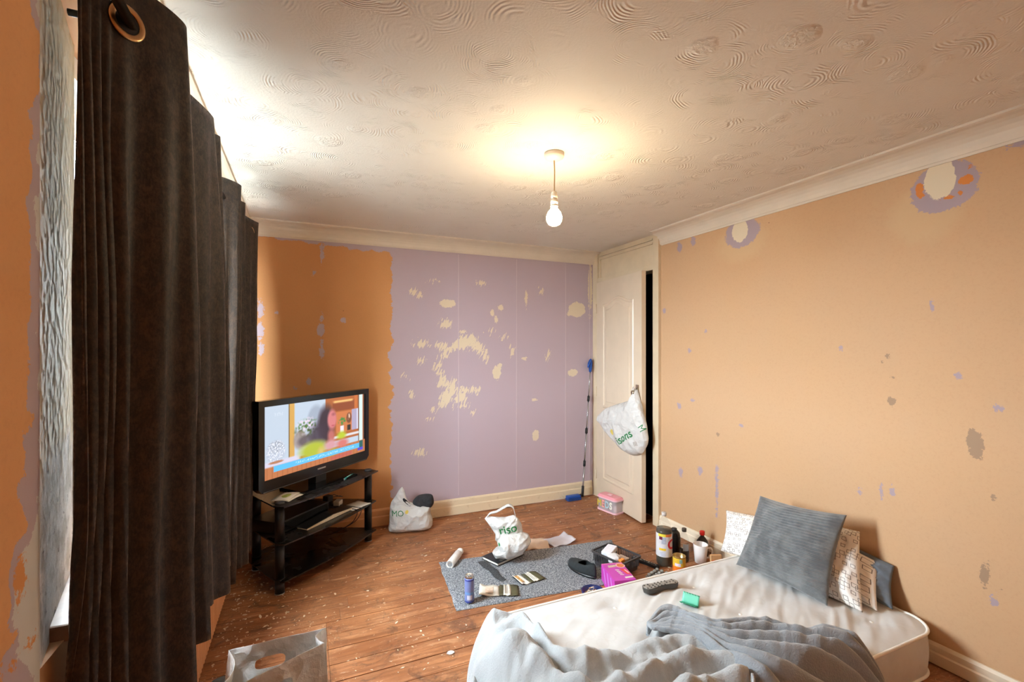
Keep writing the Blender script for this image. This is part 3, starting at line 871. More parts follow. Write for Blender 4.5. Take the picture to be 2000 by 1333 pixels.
# glass vase, flowers, foliage
paint(blob(.095, .36, .085, .17, .12) * .75, (176, 184, 202)); paint(blob(.095, .36, .085, .17, .2) * np.clip(NB * 3, 0, 1), (236, 238, 246)); paint(blob(.09, .43, .07, .1, .3) * np.clip(-NB * 3, 0, 1) * .6, (120, 124, 130)); paint(blob(.095, .215, .07, .022, .3), (176, 122, 92))
paint(blob(.37, .60, .14, .17, .5) * np.clip(NA * 4, 0, 1), (86, 120, 58)); paint(blob(.36, .66, .11, .14, .6) * np.clip(-NA * 4, 0, 1), (226, 206, 220)); paint(blob(.34, .55, .12, .12, .6) * np.clip(NC * 4, 0, 1), (58, 76, 44)); paint(blob(.30, .45, .07, .16, .3) * .8, (150, 134, 130)); paint(blob(.36, .42, .10, .10, .4) * .8, (86, 76, 84))
# plant, bronze trophy, book on the shelf
paint(blob(.725, .60, .05, .075, .4) * np.clip(.5 + NA * 3, 0, 1), (62, 134, 62)); paint(rect(.705, .745, .42, .525), (226, 218, 226))
paint(blob(.805, .635, .035, .10, .25), (120, 72, 50)); paint(blob(.80, .66, .022, .06, .4) * np.clip(.4 + NA * 4, 0, 1), (232, 196, 170)); paint(rect(.785, .825, .43, .52), (52, 46, 40))
paint(rect(.838, .915, .42, .77), (168, 160, 186)); paint(rect(.90, .912, .42, .77), (220, 222, 240))
# blurred presenter: dark hair, face, green top
paint(blob(.555, .60, .105, .36, .4), (58, 44, 56)); paint(blob(.47, .48, .10, .22, .6) * .85, (62, 50, 66))
paint(blob(.615, .66, .058, .19, .35), (206, 122, 124)); paint(blob(.605, .41, .05, .14, .6), (184, 104, 100))
paint(blob(.63, .74, .03, .04, .8) * .5, (120, 60, 70)); paint(blob(.625, .56, .025, .018, .8) * .7, (170, 60, 76))
paint(blob(.43, .25, .17, .17, .5), (172, 182, 58)); paint(blob(.72, .37, .07, .09, .6), (178, 194, 52)); paint(blob(.60, .26, .09, .11, .6), (204, 150, 158)); paint(blob(.73, .24, .09, .09, .6), (206, 116, 110)); paint(blob(.63, .13, .08, .08, .6), (160, 172, 52)); paint(blob(.50, .20, .05, .1, .8) * .8, (212, 180, 120))
# blue caption bar
paint(rect(.075, .945, .085, .165), (92, 184, 240)); paint(rect(.26, .86, .11, .145) * np.clip(NB * 5, 0, 1) * .8, (206, 236, 252)); paint(rect(.93, .975, .07, .20), (36, 96, 92)); paint(rect(.91, .975, .035, .085), (84, 76, 196)); paint(rect(.60, .84, .01, .07, .03) * .6, (190, 80, 90))
paint(rect(.08, .15, .86, .90, .01) * np.clip(NB * 5, 0, 1) * .4, (236, 240, 246))
lnr = np.where(img / 255 <= .04045, img / 255 / 12.92, ((img / 255 + .055) / 1.055) ** 2.4)
sx0, sx1, sz0, sz1 = -TW / 2 + 0.040, TW / 2 - 0.040, TZ + 0.070, TZ + TH - 0.036
m = MB(); m.grid([[(sx0 + (sx1 - sx0) * u, -0.0145, sz0 + (sz1 - sz0) * v) for v in sv] for u in su], smooth=False)
n = NT('screen_picture')
cA = n.attr('picture')['Color']
n.base((0.01, 0.01, 0.01, 1)); n.set(Roughness=0.25); n.put(n.b.inputs['Emission Color'], cA); n.b.inputs['Emission Strength'].default_value = 0.85
scr = m.build('screen', n.m, tv, fix=False)
ca = scr.data.color_attributes.new('picture', 'FLOAT_COLOR', 'POINT')
arr = np.ones((NU * NV, 4), np.float32); arr[:, :3] = lnr.reshape(-1, 3)
ca.data.foreach_set('color', arr.ravel())

# ---- things on the stand (in the stand's own axes: x along its front, y to the back)
def on_stand(x, y, z):
    c_, s_ = math.cos(ST), math.sin(ST)
    return (0.146 + x * c_ - y * s_, 3.258 + x * s_ + y * c_, z)
m_paper = plain('paper_white', (232, 228, 216), 0.7, 0.03, 20)
def leaflet(label, x, y, z, rz, w, d, print_col, curl=0.004):
    t = thing('leaflet', label, 'leaflet', on_stand(x, y, z), ST + rz, 'leaflets on the television stand')
    P = [[(w * (i / 8 - .5), d * (j / 4 - .5), 0.0015 + curl * math.sin(i / 8 * PI) + curl * 0.5 * math.sin(j)) for j in range(5)] for i in range(9)]
    m = MB(); m.grid(P); o = m.build('sheet', m_paper, t); solidify(o, 0.0012, 1)
    P = [[(q_[0] * 0.7, q_[1] * 0.62, q_[2] + 0.0022) for q_ in r_] for r_ in P]
    m = MB(); m.grid(P); m.build('printed_panel', plain('print_' + label[:12], print_col, 0.6, 0.25, 60), t)
leaflet('white leaflet with a yellow-green picture, under the other one on the stand', -0.285, 0.035, 0.5125, 0.15, 0.15, 0.10, (190, 196, 110))
leaflet('folded leaflet with an olive green picture, on top at the left of the stand', -0.30, 0.05, 0.519, 0.35, 0.16, 0.10, (168, 172, 78))
m = MB(); m.tube([(-0.07, 0, 0.008), (0.05, 0, 0.008), (0.065, 0, 0.008), (0.085, 0, 0.006)], [0.007, 0.007, 0.0055, 0.001], 10)
pen = thing('highlighter_pen', 'teal green pen lying near the front edge of the television stand', 'pen', on_stand(0.185, -0.002, 0.513), ST + 0.25)
m.build('barrel', plain('teal_plastic', (40, 150, 140), 0.3), pen)
m = MB(); m.tube([(-0.03, 0.0, 0.0145), (0.03, 0.0, 0.0145)], 0.0022, 6); m.build('clip', plain('pale_mint', (190, 230, 220), 0.35), pen)
m = MB(); m.tube([(-0.075, 0, 0.008), (-0.066, 0, 0.008)], 0.0066, 10); m.build('end_cap', m_silver, pen)

box = thing('set_top_box', 'black set-top box on the middle shelf of the stand', 'electronics', on_stand(-0.13, 0.185, 0.2965), ST + 0.03)
m = MB(); m.box(-0.21, 0.21, -0.11, 0.12, 0.004, 0.075, 0.004); m.build('case', m_black, box)
m = MB(); m.box(-0.20, 0.20, -0.113, -0.109, 0.015, 0.066); m.build('front_panel', m_blackgloss, box)
for sx in (-0.17, 0.17):
    m = MB(); m.lathe([(0.012, 0), (0.012, 0.006)], 12, (sx, -0.07, 0)); m.build('foot', m_black, box)
lap = thing('folder', 'thin black folder with cream page edges lying along the middle shelf', 'folder', on_stand(-0.01, 0.005, 0.297), ST + 0.0)
m = MB(); m.add([(-0.20, -0.03, 0.001), (0.20, -0.03, 0.001), (0.20, 0.05, 0.001), (-0.20, 0.05, 0.001), (-0.20, -0.03, 0.008), (0.20, -0.03, 0.010), (0.20, 0.05, 0.010), (-0.20, 0.05, 0.008), (0.02, -0.032, 0.024), (0.02, 0.05, 0.024), (0.02, -0.032, 0.001), (0.02, 0.05, 0.001)],
      [(0, 4, 8, 10), (10, 8, 5, 1), (4, 7, 9, 8), (8, 9, 6, 5), (7, 3, 11, 9), (9, 11, 2, 6), (0, 3, 7, 4), (1, 5, 6, 2), (0, 10, 11, 3), (10, 1, 2, 11)])
m.build('pages', plain('page_cream', (226, 210, 180), 0.7, 0.05, 60), lap)
m = MB(); m.add([(-0.205, -0.028, 0.0095), (0.02, -0.028, 0.0258), (0.205, -0.028, 0.0118), (0.205, 0.056, 0.0118), (0.02, 0.056, 0.0258), (-0.205, 0.056, 0.0095)], [(0, 1, 4, 5), (1, 2, 3, 4)])
solidify(m.build('cover', m_black, lap), 0.002, 1)
ad = thing('plug_adapter', 'small white adapter block on the right of the middle shelf', 'adapter', on_stand(0.235, 0.135, 0.2965), ST + 0.3)
m = MB(); m.box(-0.03, 0.03, -0.022, 0.022, 0, 0.032, 0.005); m.build('case', m_paper, ad)
m = MB(); m.box(-0.012, 0.012, -0.0235, -0.0215, 0.008, 0.022); m.build('label_plate', m_wht, ad)
pl = thing('power_plug', 'black power plug with a coiled lead behind the white adapter', 'plug', on_stand(0.27, 0.25, 0.2965), ST)
m = MB(); m.box(-0.035, 0.02, -0.025, 0.025, 0.0, 0.045, 0.008); m.build('plug_body', m_black, pl)
m = MB(); m.tube([(0.02, 0, 0.025), (0.05, 0.0, 0.035), (0.085, -0.02, 0.014), (0.11, -0.03, 0.006), (0.12, 0.0, 0.005), (0.08, 0.03, 0.005), (0.03, 0.04, 0.008)], 0.003, 6); m.build('lead', m_black, pl)
sh = thing('paper_sheet', 'blank white paper at the right end of the middle shelf', 'paper', on_stand(0.26, 0.005, 0.2968), ST - 0.12)
m = MB(); m.grid([[(0.17 * (i / 8 - .5), 0.13 * (j / 4 - .5), 0.002 + 0.006 * (i / 8) ** 2 * (j == 0)) for j in range(5)] for i in range(9)]); solidify(m.build('sheet', m_paper, sh), 0.0008, 1)
m = MB(); m.grid([[(0.17 * (i / 8 - .5) + 0.004, 0.13 * (j / 4 - .5) + 0.003, 0.0005) for j in range(5)] for i in range(9)]); m.build('under_sheet', m_paper, sh)
for k, dx in enumerate((0.185, 0.225)):
    a = Vector(on_stand(dx, 0.20, 0.300))
    m = MB(); pts = [on_stand(dx, 0.22, 0.300), on_stand(dx + 0.005, -0.045, 0.300), on_stand(dx + 0.004, -0.070, 0.29), on_stand(dx, -0.060, 0.25), on_stand(dx - 0.012, -0.02, 0.20), on_stand(dx - 0.03, 0.12, 0.12), on_stand(dx - 0.02, 0.25, 0.093)]
    pts = [tuple(crom(pts, i / 24)) for i in range(25)]
    base = Vector(pts[-1]); m.tube([Vector(q_) - base for q_ in pts], 0.0025, 6)
    cb = m.build('cable', m_black); at(cb, base)
    tag(cb, ('thin black cable hanging off the middle shelf, the left of two', 'thin black cable hanging off the middle shelf, the right of two')[k], 'cable', 'cables hanging from the stand')

# ================================================================ mattress and bedding
MX0, MX1, MY0, MY1, MZ = 0.69, 2.515, 1.10, 1.955, 0.200
MCX, MCY, MW, MD, MR = (MX0 + MX1) / 2, (MY0 + MY1) / 2, MX1 - MX0, MY1 - MY0, 0.13
TUFTS = [(x, y) for y in (1.25, 1.53, 1.81) for x in (0.86, 1.33, 1.82, 2.30)]
def mat_out(x, y):
    """signed distance outside the mattress outline (negative inside)"""
    qx, qy = abs(x - MCX) - (MW / 2 - MR), abs(y - MCY) - (MD / 2 - MR)
    return math.hypot(max(qx, 0), max(qy, 0)) + min(max(qx, qy), 0) - MR
def mat_top(x, y):
    d = -mat_out(x, y)
    z = MZ - 0.012 * math.exp(-d / 0.05)
    for tx, ty in TUFTS:
        dx, dy = x - tx, y - ty
        r2 = dx * dx + dy * dy
        z -= 0.016 * math.exp(-r2 / 0.0035) + 0.006 * math.exp(-dy * dy / 0.0012) * math.exp(-abs(dx) / 0.25)
    a, b = x * 0.82 + y * 0.57, -x * 0.57 + y * 0.82
    c1 = 1 - abs(nz(a * 3.0, b * 16, 3.0)) * 2.2
    c2 = 1 - abs(nz(a * 5.0 + 4, b * 30, 9.0)) * 2.2
    fade = min(1, max(0, d / 0.08))
    z += fade * (0.006 * max(c1, -.5) + 0.003 * max(c2, -.5)) * (0.4 + 0.6 * max(0, min(1, (x - 1.0) / 0.7)))
    return z
n = NT('mattress_ticking')
p = n.pos()
q1 = n.noise(p, 5, 4, 0.6); v = n.vor(p, 11)
fl = n.math('MULTIPLY', n.ramp(n.math('ABSOLUTE', n.math('SUBTRACT', v['Distance'], 0.27)), 0.02, 0.05, 1, 0), 0.25)
c = n.mix(n.ramp(q1, 0.35, 0.7), lin(214, 214, 213), lin(203, 201, 197))
n.base(n.mix(fl, c, lin(196, 194, 188))); n.set(Roughness=0.75); n.b.inputs['Sheen Weight'].default_value = 0.15
n.bump(n.noise(p, 170, 3), 0.15, 0.002)
m_tick = n.m
mat_root = thing('mattress', 'stained white button-tufted single mattress lying on the floor', 'mattress', (MCX, MCY, 0))
NU, NV = 190, 92
P = []
for i in range(NU + 1):
    u = -1 + 2 * i / NU; row = []
    for j in range(NV + 1):
        w = -1 + 2 * j / NV
        x, y = u * MW / 2, w * MD / 2
        k = max(abs(u), abs(w))
        if k > 1e-6:
            ex, ey = x / k, y / k                              # point on the rectangle's edge in this direction
            d = mat_out(MCX + ex, MCY + ey)
            t_ = 1.0
            for _ in range(12):
                d = mat_out(MCX + ex * t_, MCY + ey * t_)
                if d > 0.0002: t_ -= d / math.hypot(ex, ey) * 0.9
            f_ = 1 - (1 - t_) * k ** 6
            x, y = x * f_, y * f_
        row.append((x, y, mat_top(MCX + x, MCY + y)))
    P.append(row)
m = MB(); m.grid(P)
border = [P[i][0] for i in range(NU)] + [P[NU][j] for j in range(NV)] + [P[i][NV] for i in range(NU, 0, -1)] + [P[0][j] for j in range(NV, 0, -1)]
nbd = len(border)
rows = []
for s_ in range(9):
    f_ = s_ / 8
    bul = 0.010 * math.sin(PI * f_)
    r_ = []
    for (x, y, z) in border:
        l_ = math.hypot(x, y)
        r_.append((x + x / l_ * bul, y + y / l_ * bul, z * (1 - f_) + 0.006 * f_))
    rows.append(r_)
vv = [q_ for r_ in rows for q_ in r_]
m.add(vv, [(a * nbd + b, a * nbd + (b + 1) % nbd, (a + 1) * nbd + (b + 1) % nbd, (a + 1) * nbd + b) for a in range(8) for b in range(nbd)], True)
m.add(rows[-1], [tuple(range(nbd))])
body = weld(m.build('body', m_tick, mat_root))
m_pipe = plain('piping_white', (244, 242, 236), 0.6)
for zz_, nm in ((0, 'piping'), (8, 'piping')):
    m = MB(); loop = rows[zz_]
    pts = [(x * 1.004, y * 1.006, z + (0.001 if zz_ == 0 else 0.004)) for x, y, z in loop] + [(loop[0][0] * 1.004, loop[0][1] * 1.006, loop[0][2] + 0.001)]
    m.tube(pts, 0.0065, 7, cap=False); m.build(nm, m_pipe, mat_root)
for (tx, ty) in TUFTS:
    z = mat_top(tx, ty)
    m = MB(); m.lathe([(0.009, z - 0.004), (0.0105, z - 0.001), (0.007, z + 0.002), (0, z + 0.003)], 12, (tx - MCX, ty - MCY, 0))
    m.build('button', m_pipe, mat_root)

# ---- fleece blankets: sheets lofted between two edges, resting on the mattress and falling over its sides
def rest(x, y):
    d = mat_out(x, y)
    if d < -0.02: return mat_top(x, y)
    s_ = (d + 0.02) / 0.16
    return max(0.012, mat_top(x, y) - 0.19 * min(1, max(0, s_)) ** 1.1) if d < 0.16 else 0.012
def blanket(name, label, cat, U_, L_, fold, mat, NU=150, NV=70, hemcol=None):
    cx = sum(q_[0] for q_ in U_) / len(U_); cy = sum(q_[1] for q_ in L_) / len(L_)
    root = thing(name, label, cat, (cx, cy, 0))
    P = []
    for i in range(NU + 1):
        s_ = i / NU; a, b = crom(U_, s_), crom(L_, s_); row = []
        for j in range(NV + 1):
            t_ = j / NV
            x, y = a * (1 - t_) + b * t_
            z = rest(x, y) + fold(s_, t_, x, y)
            row.append((x - cx, y - cy, z))
        P.append(row)
    m = MB(); m.grid(P); o = m.build('sheet', mat, root, fix=False); solidify(o, 0.010, 0)
    hem = [r_[0] for r_ in P]
    m = MB(); m.tube([(x, y, z + 0.001) for x, y, z in hem], 0.0075, 7); m.build('hem', hemcol or mat, root)
    return root
def edge_roll(t_, w, h): return h * math.sqrt(max(0, 1 - max(0, 1 - t_ / w) ** 2))
def fleece(name, c1, c2):
    n = NT(name); p = n.pos()
    f = n.noise(p, 150, 3, 0.7); g = n.noise(p, 9, 3)
    n.base(n.mix(n.math('ADD', n.math('MULTIPLY', f, 0.5), n.math('MULTIPLY', g, 0.5)), c1, c2)); n.set(Roughness=0.9)
    n.b.inputs['Sheen Weight'].default_value = 0.5; n.b.inputs['Sheen Roughness'].default_value = 0.5
    n.bump(f, 0.7, 0.006); return n.m
m_fl1 = fleece('pale_fleece', lin(156, 161, 164), lin(198, 201, 202))
m_fl2 = fleece('grey_fleece', lin(124, 130, 136), lin(164, 168, 172))
U1 = [(.575, 1.62), (.585, 1.74), (.625, 1.84), (.70, 1.900), (.765, 1.915), (.830, 1.905), (.860, 1.80), (.862, 1.65), (.885, 1.55), (.985, 1.505), (1.105, 1.470), (1.231, 1.470), (1.350, 1.440), (1.415, 1.36), (1.44, 1.24)]
L1 = [(.555, 1.50), (.55, 1.42), (.55, 1.33), (.555, 1.24), (.565, 1.14), (.59, 1.05), (.64, 1.00), (.72, .975), (.82, .965), (.92, .96), (1.02, .96), (1.12, .96), (1.22, .97), (1.30, 1.00), (1.38, 1.10)]
def fold1(s_, t_, x, y):
    e = edge_roll(t_, 0.10, 0.034)
    w = 0.030 * math.sin(2 * PI * (3.6 * t_ + 0.25 * math.sin(s_ * 9) + 0.35 * nz(s_ * 5, t_ * 2)))
    w2 = 0.026 * (1 - 2.4 * abs(nz(x * 8 + 3, y * 8, 2.0)))
    w3 = 0.012 * (1 - 2 * abs(nz(x * 17, y * 17, 5.0)))
    k = min(1, t_ / 0.12)
    bun = 0.055 * math.exp(-((x - 0.70) ** 2 + (y - 1.62) ** 2) / 0.02)
    return e + k * (w + w2 + w3 + bun * 0.5) + 0.012
blanket('fleece_blanket', 'pale grey fleece blanket bunched over the foot and front of the mattress', 'blanket', U1, L1, fold1, m_fl1, 190, 84)
U2 = [(1.300, 1.545), (1.350, 1.575), (1.420, 1.600), (1.462, 1.575), (1.480, 1.490), (1.535, 1.410), (1.620, 1.390), (1.735, 1.345), (1.815, 1.270), (1.905, 1.205), (1.965, 1.125), (1.985, 1.04)]
L2 = [(1.285, 1.500), (1.315, 1.460), (1.360, 1.410), (1.395, 1.340), (1.405, 1.250), (1.415, 1.160), (1.44, 1.06), (1.50, .985), (1.60, .955), (1.70, .945), (1.80, .95), (1.90, .975)]
def fold2(s_, t_, x, y):
    e = edge_roll(t_, 0.10, 0.045)
    amp = 0.030 * min(1, s_ * 1.5) + 0.008
    ph = 2 * PI * (6.2 * t_ ** 0.9 + 0.5 * nz(s_ * 3, t_ * 1.5, 3))
    w = amp * (abs(math.sin(ph / 2)) ** 0.7 * 2 - 1)
    w3 = 0.006 * (1 - 2 * abs(nz(x * 13, y * 13, 5.0)))
    return e + min(1, t_ / 0.1) * (w + w3) + 0.026
blanket('throw', 'darker grey soft throw lying in long folds on the near side of the mattress', 'blanket', U2, L2, fold2, m_fl2, 170, 110)

def pillow(name, label, cat, tl, tr, br, bl, thick, mat, NU=56, NV=56, pinch=0.05, wr=0.012, ribs=0, seed=0.0, group=None, sharp=0.5):
    tl, tr, br, bl = map(Vector, (tl, tr, br, bl))
    c = (tl + tr + br + bl) / 4; base = Vector((c.x, c.y, min(bl.z, br.z)))
    nn = (tr - bl).cross(tl - br).normalized()
    if nn.x > 0: nn = -nn                                        # front faces the room
    m = MB()
    uvs = []
    for side in (1, -1):
        P = []
        for i in range(NU + 1):
            u = i / NU; row = []
            for j in range(NV + 1):
                v_ = j / NV
                pu = u - pinch * math.sin(PI * v_) * (2 * u - 1); pv = v_ - pinch * math.sin(PI * u) * (2 * v_ - 1)
                q_ = (bl * (1 - pu) + br * pu) * (1 - pv) + (tl * (1 - pu) + tr * pu) * pv
                t_ = thick * (max(0, math.sin(PI * u)) * max(0, math.sin(PI * v_))) ** sharp
                ed = min(1, 8 * min(u, 1 - u, v_, 1 - v_))
                t_ += wr * (1 - 2 * abs(nz(u * 4 + seed, v_ * 4, side * 3 + seed))) * ed
                t_ += wr * .5 * (1 - 2 * abs(nz(u * 9 + seed, v_ * 9, side * 3 + seed))) * ed
                if ribs and side > 0:
                    t_ += 0.0040 * math.sin(2 * PI * ribs * (v_ + 0.02 * nz(u * 3, v_ * 3, seed) + 0.03 * math.sin(PI * u))) * ed
                row.append(q_ + nn * (t_ * side) - base)
                uvs.append((u, v_))
            P.append(row)
        m.grid(P, flip=side < 0)
    o = m.build(name, mat, fix=False)
    ul = o.data.uv_layers.new(name='UVMap')
    li = np.zeros(len(o.data.loops), np.int32); o.data.loops.foreach_get('vertex_index', li)
    ul.data.foreach_set('uv', np.array(uvs, np.float32)[li].ravel())
    weld(o); at(o, base); tag(o, label, cat, group)
    return o
n = NT('grey_corduroy'); p = n.pos()
g = n.noise(p, 14, 4, 0.6)
n.base(n.mix(n.ramp(g, 0.35, 0.7), lin(90, 93, 95), lin(122, 125, 125))); n.set(Roughness=0.85)
n.b.inputs['Sheen Weight'].default_value = 0.5
n.bump(n.noise(p, 240, 3), 0.4, 0.003); m_cord = n.m
def boxes_mat(name, nu, nv, size, ink):
    """white cotton printed with little outlined rectangles"""
    n = NT(name); uv = n.sep(n.uv())
    total = None
    for (ox, oy, sd) in ((0.0, 0.0, 0.0), (0.5, 0.37, 5.0)):
        a = n.math('ADD', n.math('MULTIPLY', uv[0], nu), ox); b = n.math('ADD', n.math('MULTIPLY', uv[1], nv), oy)
        fa, fb = n.math('FLOOR', a), n.math('FLOOR', b)
        wn = n.n('ShaderNodeTexWhiteNoise'); wn.noise_dimensions = '3D'; n.put(wn.inputs['Vector'], n.comb(fa, fb, sd))
        rc = n.sep(wn.outputs['Color'])
        ca_ = n.math('SUBTRACT', n.math('SUBTRACT', a, fa), n.math('ADD', 0.35, n.math('MULTIPLY', rc[0], 0.3)))
        cb_ = n.math('SUBTRACT', n.math('SUBTRACT', b, fb), n.math('ADD', 0.35, n.math('MULTIPLY', rc[1], 0.3)))
        hw = n.math('ADD', size, n.math('MULTIPLY', rc[2], size * 0.5))
        d = n.math('MAXIMUM', n.math('SUBTRACT', n.math('ABSOLUTE', ca_), hw), n.math('SUBTRACT', n.math('ABSOLUTE', cb_), n.math('MULTIPLY', hw, 0.85)))
        ln_ = n.ramp(n.math('ABSOLUTE', d), 0.015, 0.04, 1, 0)
        if sd > 0: ln_ = n.math('MULTIPLY', ln_, n.math('GREATER_THAN', rc[2], 0.5 if nu > 6 else 1.5))
        total = ln_ if total is None else n.math('MAXIMUM', total, ln_)
    n.base(n.mix(n.math('MULTIPLY', total, 0.85), lin(238, 234, 228), ink)); n.set(Roughness=0.85)
    n.bump(n.noise(n.pos(), 200, 2), 0.15, 0.002); return n.m
m_box1 = boxes_mat('cotton_small_boxes', 15, 8, 0.15, lin(92, 78, 70))
m_box2 = boxes_mat('cotton_mid_boxes', 9, 9, 0.17, lin(86, 70, 60))
m_box3 = boxes_mat('cotton_large_boxes', 5, 5, 0.23, lin(92, 80, 72))
m_slate = plain('slate_cotton', (104, 114, 124), 0.85, 0.12, 30)
pillow('pillow', 'white pillow printed with small brown outlined boxes, at the left behind the cushion', 'pillow', (2.420, 2.14, .385), (2.500, 1.56, .47), (2.36, 1.50, .23), (2.285, 2.06, .185), 0.055, m_box1, seed=1.0, group='printed pillows against the wall', pinch=0.03)
pillow('pillow', 'white pillow with brown box print showing right beside the grey cushion', 'pillow', (2.450, 1.70, .500), (2.490, 1.405, .500), (2.300, 1.285, .208), (2.26, 1.66, .215), 0.045, m_box2, seed=4.0, group='printed pillows against the wall', pinch=0.02, wr=0.018)
pillow('pillow', 'white pillow with the largest box print, next to the slate grey pillow', 'pillow', (2.505, 1.70, .450), (2.515, 1.340, .372), (2.375, 1.265, .205), (2.39, 1.66, .215), 0.038, m_box3, seed=7.0, group='printed pillows against the wall', pinch=0.02, wr=0.016)
pillow('pillow', 'plain slate grey pillow pressed against the wall, rightmost on the mattress', 'pillow', (2.532, 1.66, .440), (2.545, 1.285, .372), (2.455, 1.245, .205), (2.48, 1.62, .21), 0.030, m_slate, seed=9.0, pinch=0.03, wr=0.02)
pillow('cushion', 'large grey ribbed corduroy cushion leaning in front of the pillows', 'cushion', (2.350, 1.845, .568), (2.405, 1.415, .590), (2.195, 1.375, .215), (2.150, 1.835, .222), 0.075, m_cord, NU=70, NV=190, ribs=27, pinch=0.035, wr=0.009, seed=2.0)

# ---- remote and hair clip on the mattress
m_grey_dk = plain('remote_grey', (66, 62, 58), 0.4); m_grey_lt = plain('remote_silver', (150, 146, 140), 0.35, 0.1, 60)
rm = thing('remote_control', 'grey and silver remote control lying on the mattress', 'remote', (1.618, 1.826, 0.203), math.radians(-3))
def remote_shape(L, wmax, h):
    pts = []
    for k in range(29):
        t_ = k / 28
        w_ = wmax * (0.80 + 0.20 * math.cos(2 * PI * (t_ - 0.08)) ) * min(1, (1 - (2 * t_ - 1) ** 14)) * (1 if t_ > 0.02 else .8)
        pts.append((t_, w_))
    return pts
def remote(root, L, wmax, h, body, face, nb_, seed):
    prof = remote_shape(L, wmax, h)
    out = [(L * (t_ - .5), w_ / 2) for t_, w_ in prof] + [(L * (t_ - .5), -w_ / 2) for t_, w_ in prof[::-1]]
    m = MB(); m.prism([(x * .97, y * .9) for x, y in out], 0.0, h * .5); m.prism(out, h * .4, h * .9); bd = m.build('body', body, root)
    m = MB(); m.prism([(x * .97, y * .86) for x, y in out], h * .9, h); m.build('face_plate', face, root)
    rr_ = random.Random(seed)
    for i in range(nb_):
        for j in range(3):
            x = L * (-0.42 + 0.80 * i / (nb_ - 1)); y = wmax * 0.26 * (j - 1)
            m = MB(); m.lathe([(0.0042, h), (0.0042, h + 0.0016), (0, h + 0.002)], 8, (x, y, 0), smooth=False); m.build('button', (body, m_black, m_silver)[rr_.randrange(3)], root)
remote(rm, 0.205, 0.056, 0.026, m_grey_dk, m_grey_lt, 9, 1)
clip_m = plain('green_plastic', (24, 132, 96), 0.3); clip_m2 = plain('mint_plastic', (110, 200, 170), 0.35)
cl = thing('hair_clip', 'small green toothed hair claw clip on the mattress', 'hair clip', (1.640, 1.655, 0.200), math.radians(-62))
for sg in (-1, 1):
    P = [[(0.075 * (i / 10 - .5), sg * (0.004 + 0.026 * (j / 6)), 0.004 + 0.040 * math.sin(PI * .5 * j / 6) * (1 if sg > 0 else .4)) for j in range(7)] for i in range(11)]
    m = MB(); m.grid(P); jaw = m.build('jaw', clip_m2 if sg > 0 else clip_m, cl); solidify(jaw, 0.0022, 0)
    for k in range(6):
        x = 0.075 * ((k + .5) / 6 - .5); e = P[0][6]
        m = MB(); m.tube([(x, e[1], e[2]), (x, e[1] - sg * 0.003, e[2] - 0.004), (x, e[1] - sg * 0.012, e[2] + (0.006 if sg > 0 else -0.004))], [0.0022, 0.002, 0.001], 6); m.build('tooth', clip_m, jaw)
m = MB(); m.tube([(-0.038, 0, 0.006), (0.038, 0, 0.006)], 0.0042, 8); m.build('hinge', clip_m, cl)

# ================================================================ rug and what lies on and around it
n = NT('flecked_rug'); p = n.pos()
f1 = n.noise(p, 260, 2, 0.7); f2 = n.noise(p, 90, 3, 0.6)
f = n.math('ADD', n.math('MULTIPLY', f1, 0.75), n.math('MULTIPLY', f2, 0.35))
nd = n.n('ShaderNodeValToRGB'); n.put(nd.inputs[0], f)
el = nd.color_ramp.elements; el[0].position = 0.44; el[0].color = lin(58, 62, 68); el[1].position = 0.68; el[1].color = lin(206, 208, 210)
e = el.new(0.55); e.color = lin(130, 136, 144)
n.base(nd.outputs[0]); n.set(Roughness=0.95); n.bump(f, 0.9, 0.006); m_rug = n.m
RA, RB, RC, RD = (0.801, 2.986), (0.738, 2.395), (1.770, 2.285), (2.051, 2.826)
ru = MB(); NU, NV = 160, 76
rc_ = Vector((1.34, 2.62, 0))
P = []
for i in range(NU + 1):
    u = i / NU; row = []
    for j in range(NV + 1):
        v_ = j / NV
        x = (RB[0] * (1 - u) + RC[0] * u) * (1 - v_) + (RA[0] * (1 - u) + RD[0] * u) * v_
        y = (RB[1] * (1 - u) + RC[1] * u) * (1 - v_) + (RA[1] * (1 - u) + RD[1] * u) * v_
        x += 0.006 * nz(u * 6, v_ * 6); y += 0.006 * nz(u * 9 + 4, v_ * 6)
        edge_ = min(u * NU, (1 - u) * NU, v_ * NV, (1 - v_) * NV)
        z = (0.010 + 0.002 * nz(u * 160, v_ * 80)) * min(1, 0.35 + edge_ * 0.4) + 0.003 * nz(u * 4, v_ * 3, 2)
        row.append((x - rc_.x, y - rc_.y, max(z, 0.003)))
    P.append(row)
ru.grid(P)
bd_ = [(i, 0) for i in range(NU)] + [(NU, j) for j in range(NV)] + [(i, NV) for i in range(NU, 0, -1)] + [(0, j) for j in range(NV, 0, -1)]
vv = [P[i][j] for i, j in bd_] + [(P[i][j][0], P[i][j][1], 0.0) for i, j in bd_]; k = len(bd_)
ru.add(vv, [(a, (a + 1) % k, k + (a + 1) % k, k + a) for a in range(k)])
rug = at(ru.build('rug', m_rug), rc_); tag(rug, 'grey flecked short-pile rug on the floorboards', 'rug')
RZ = 0.0125

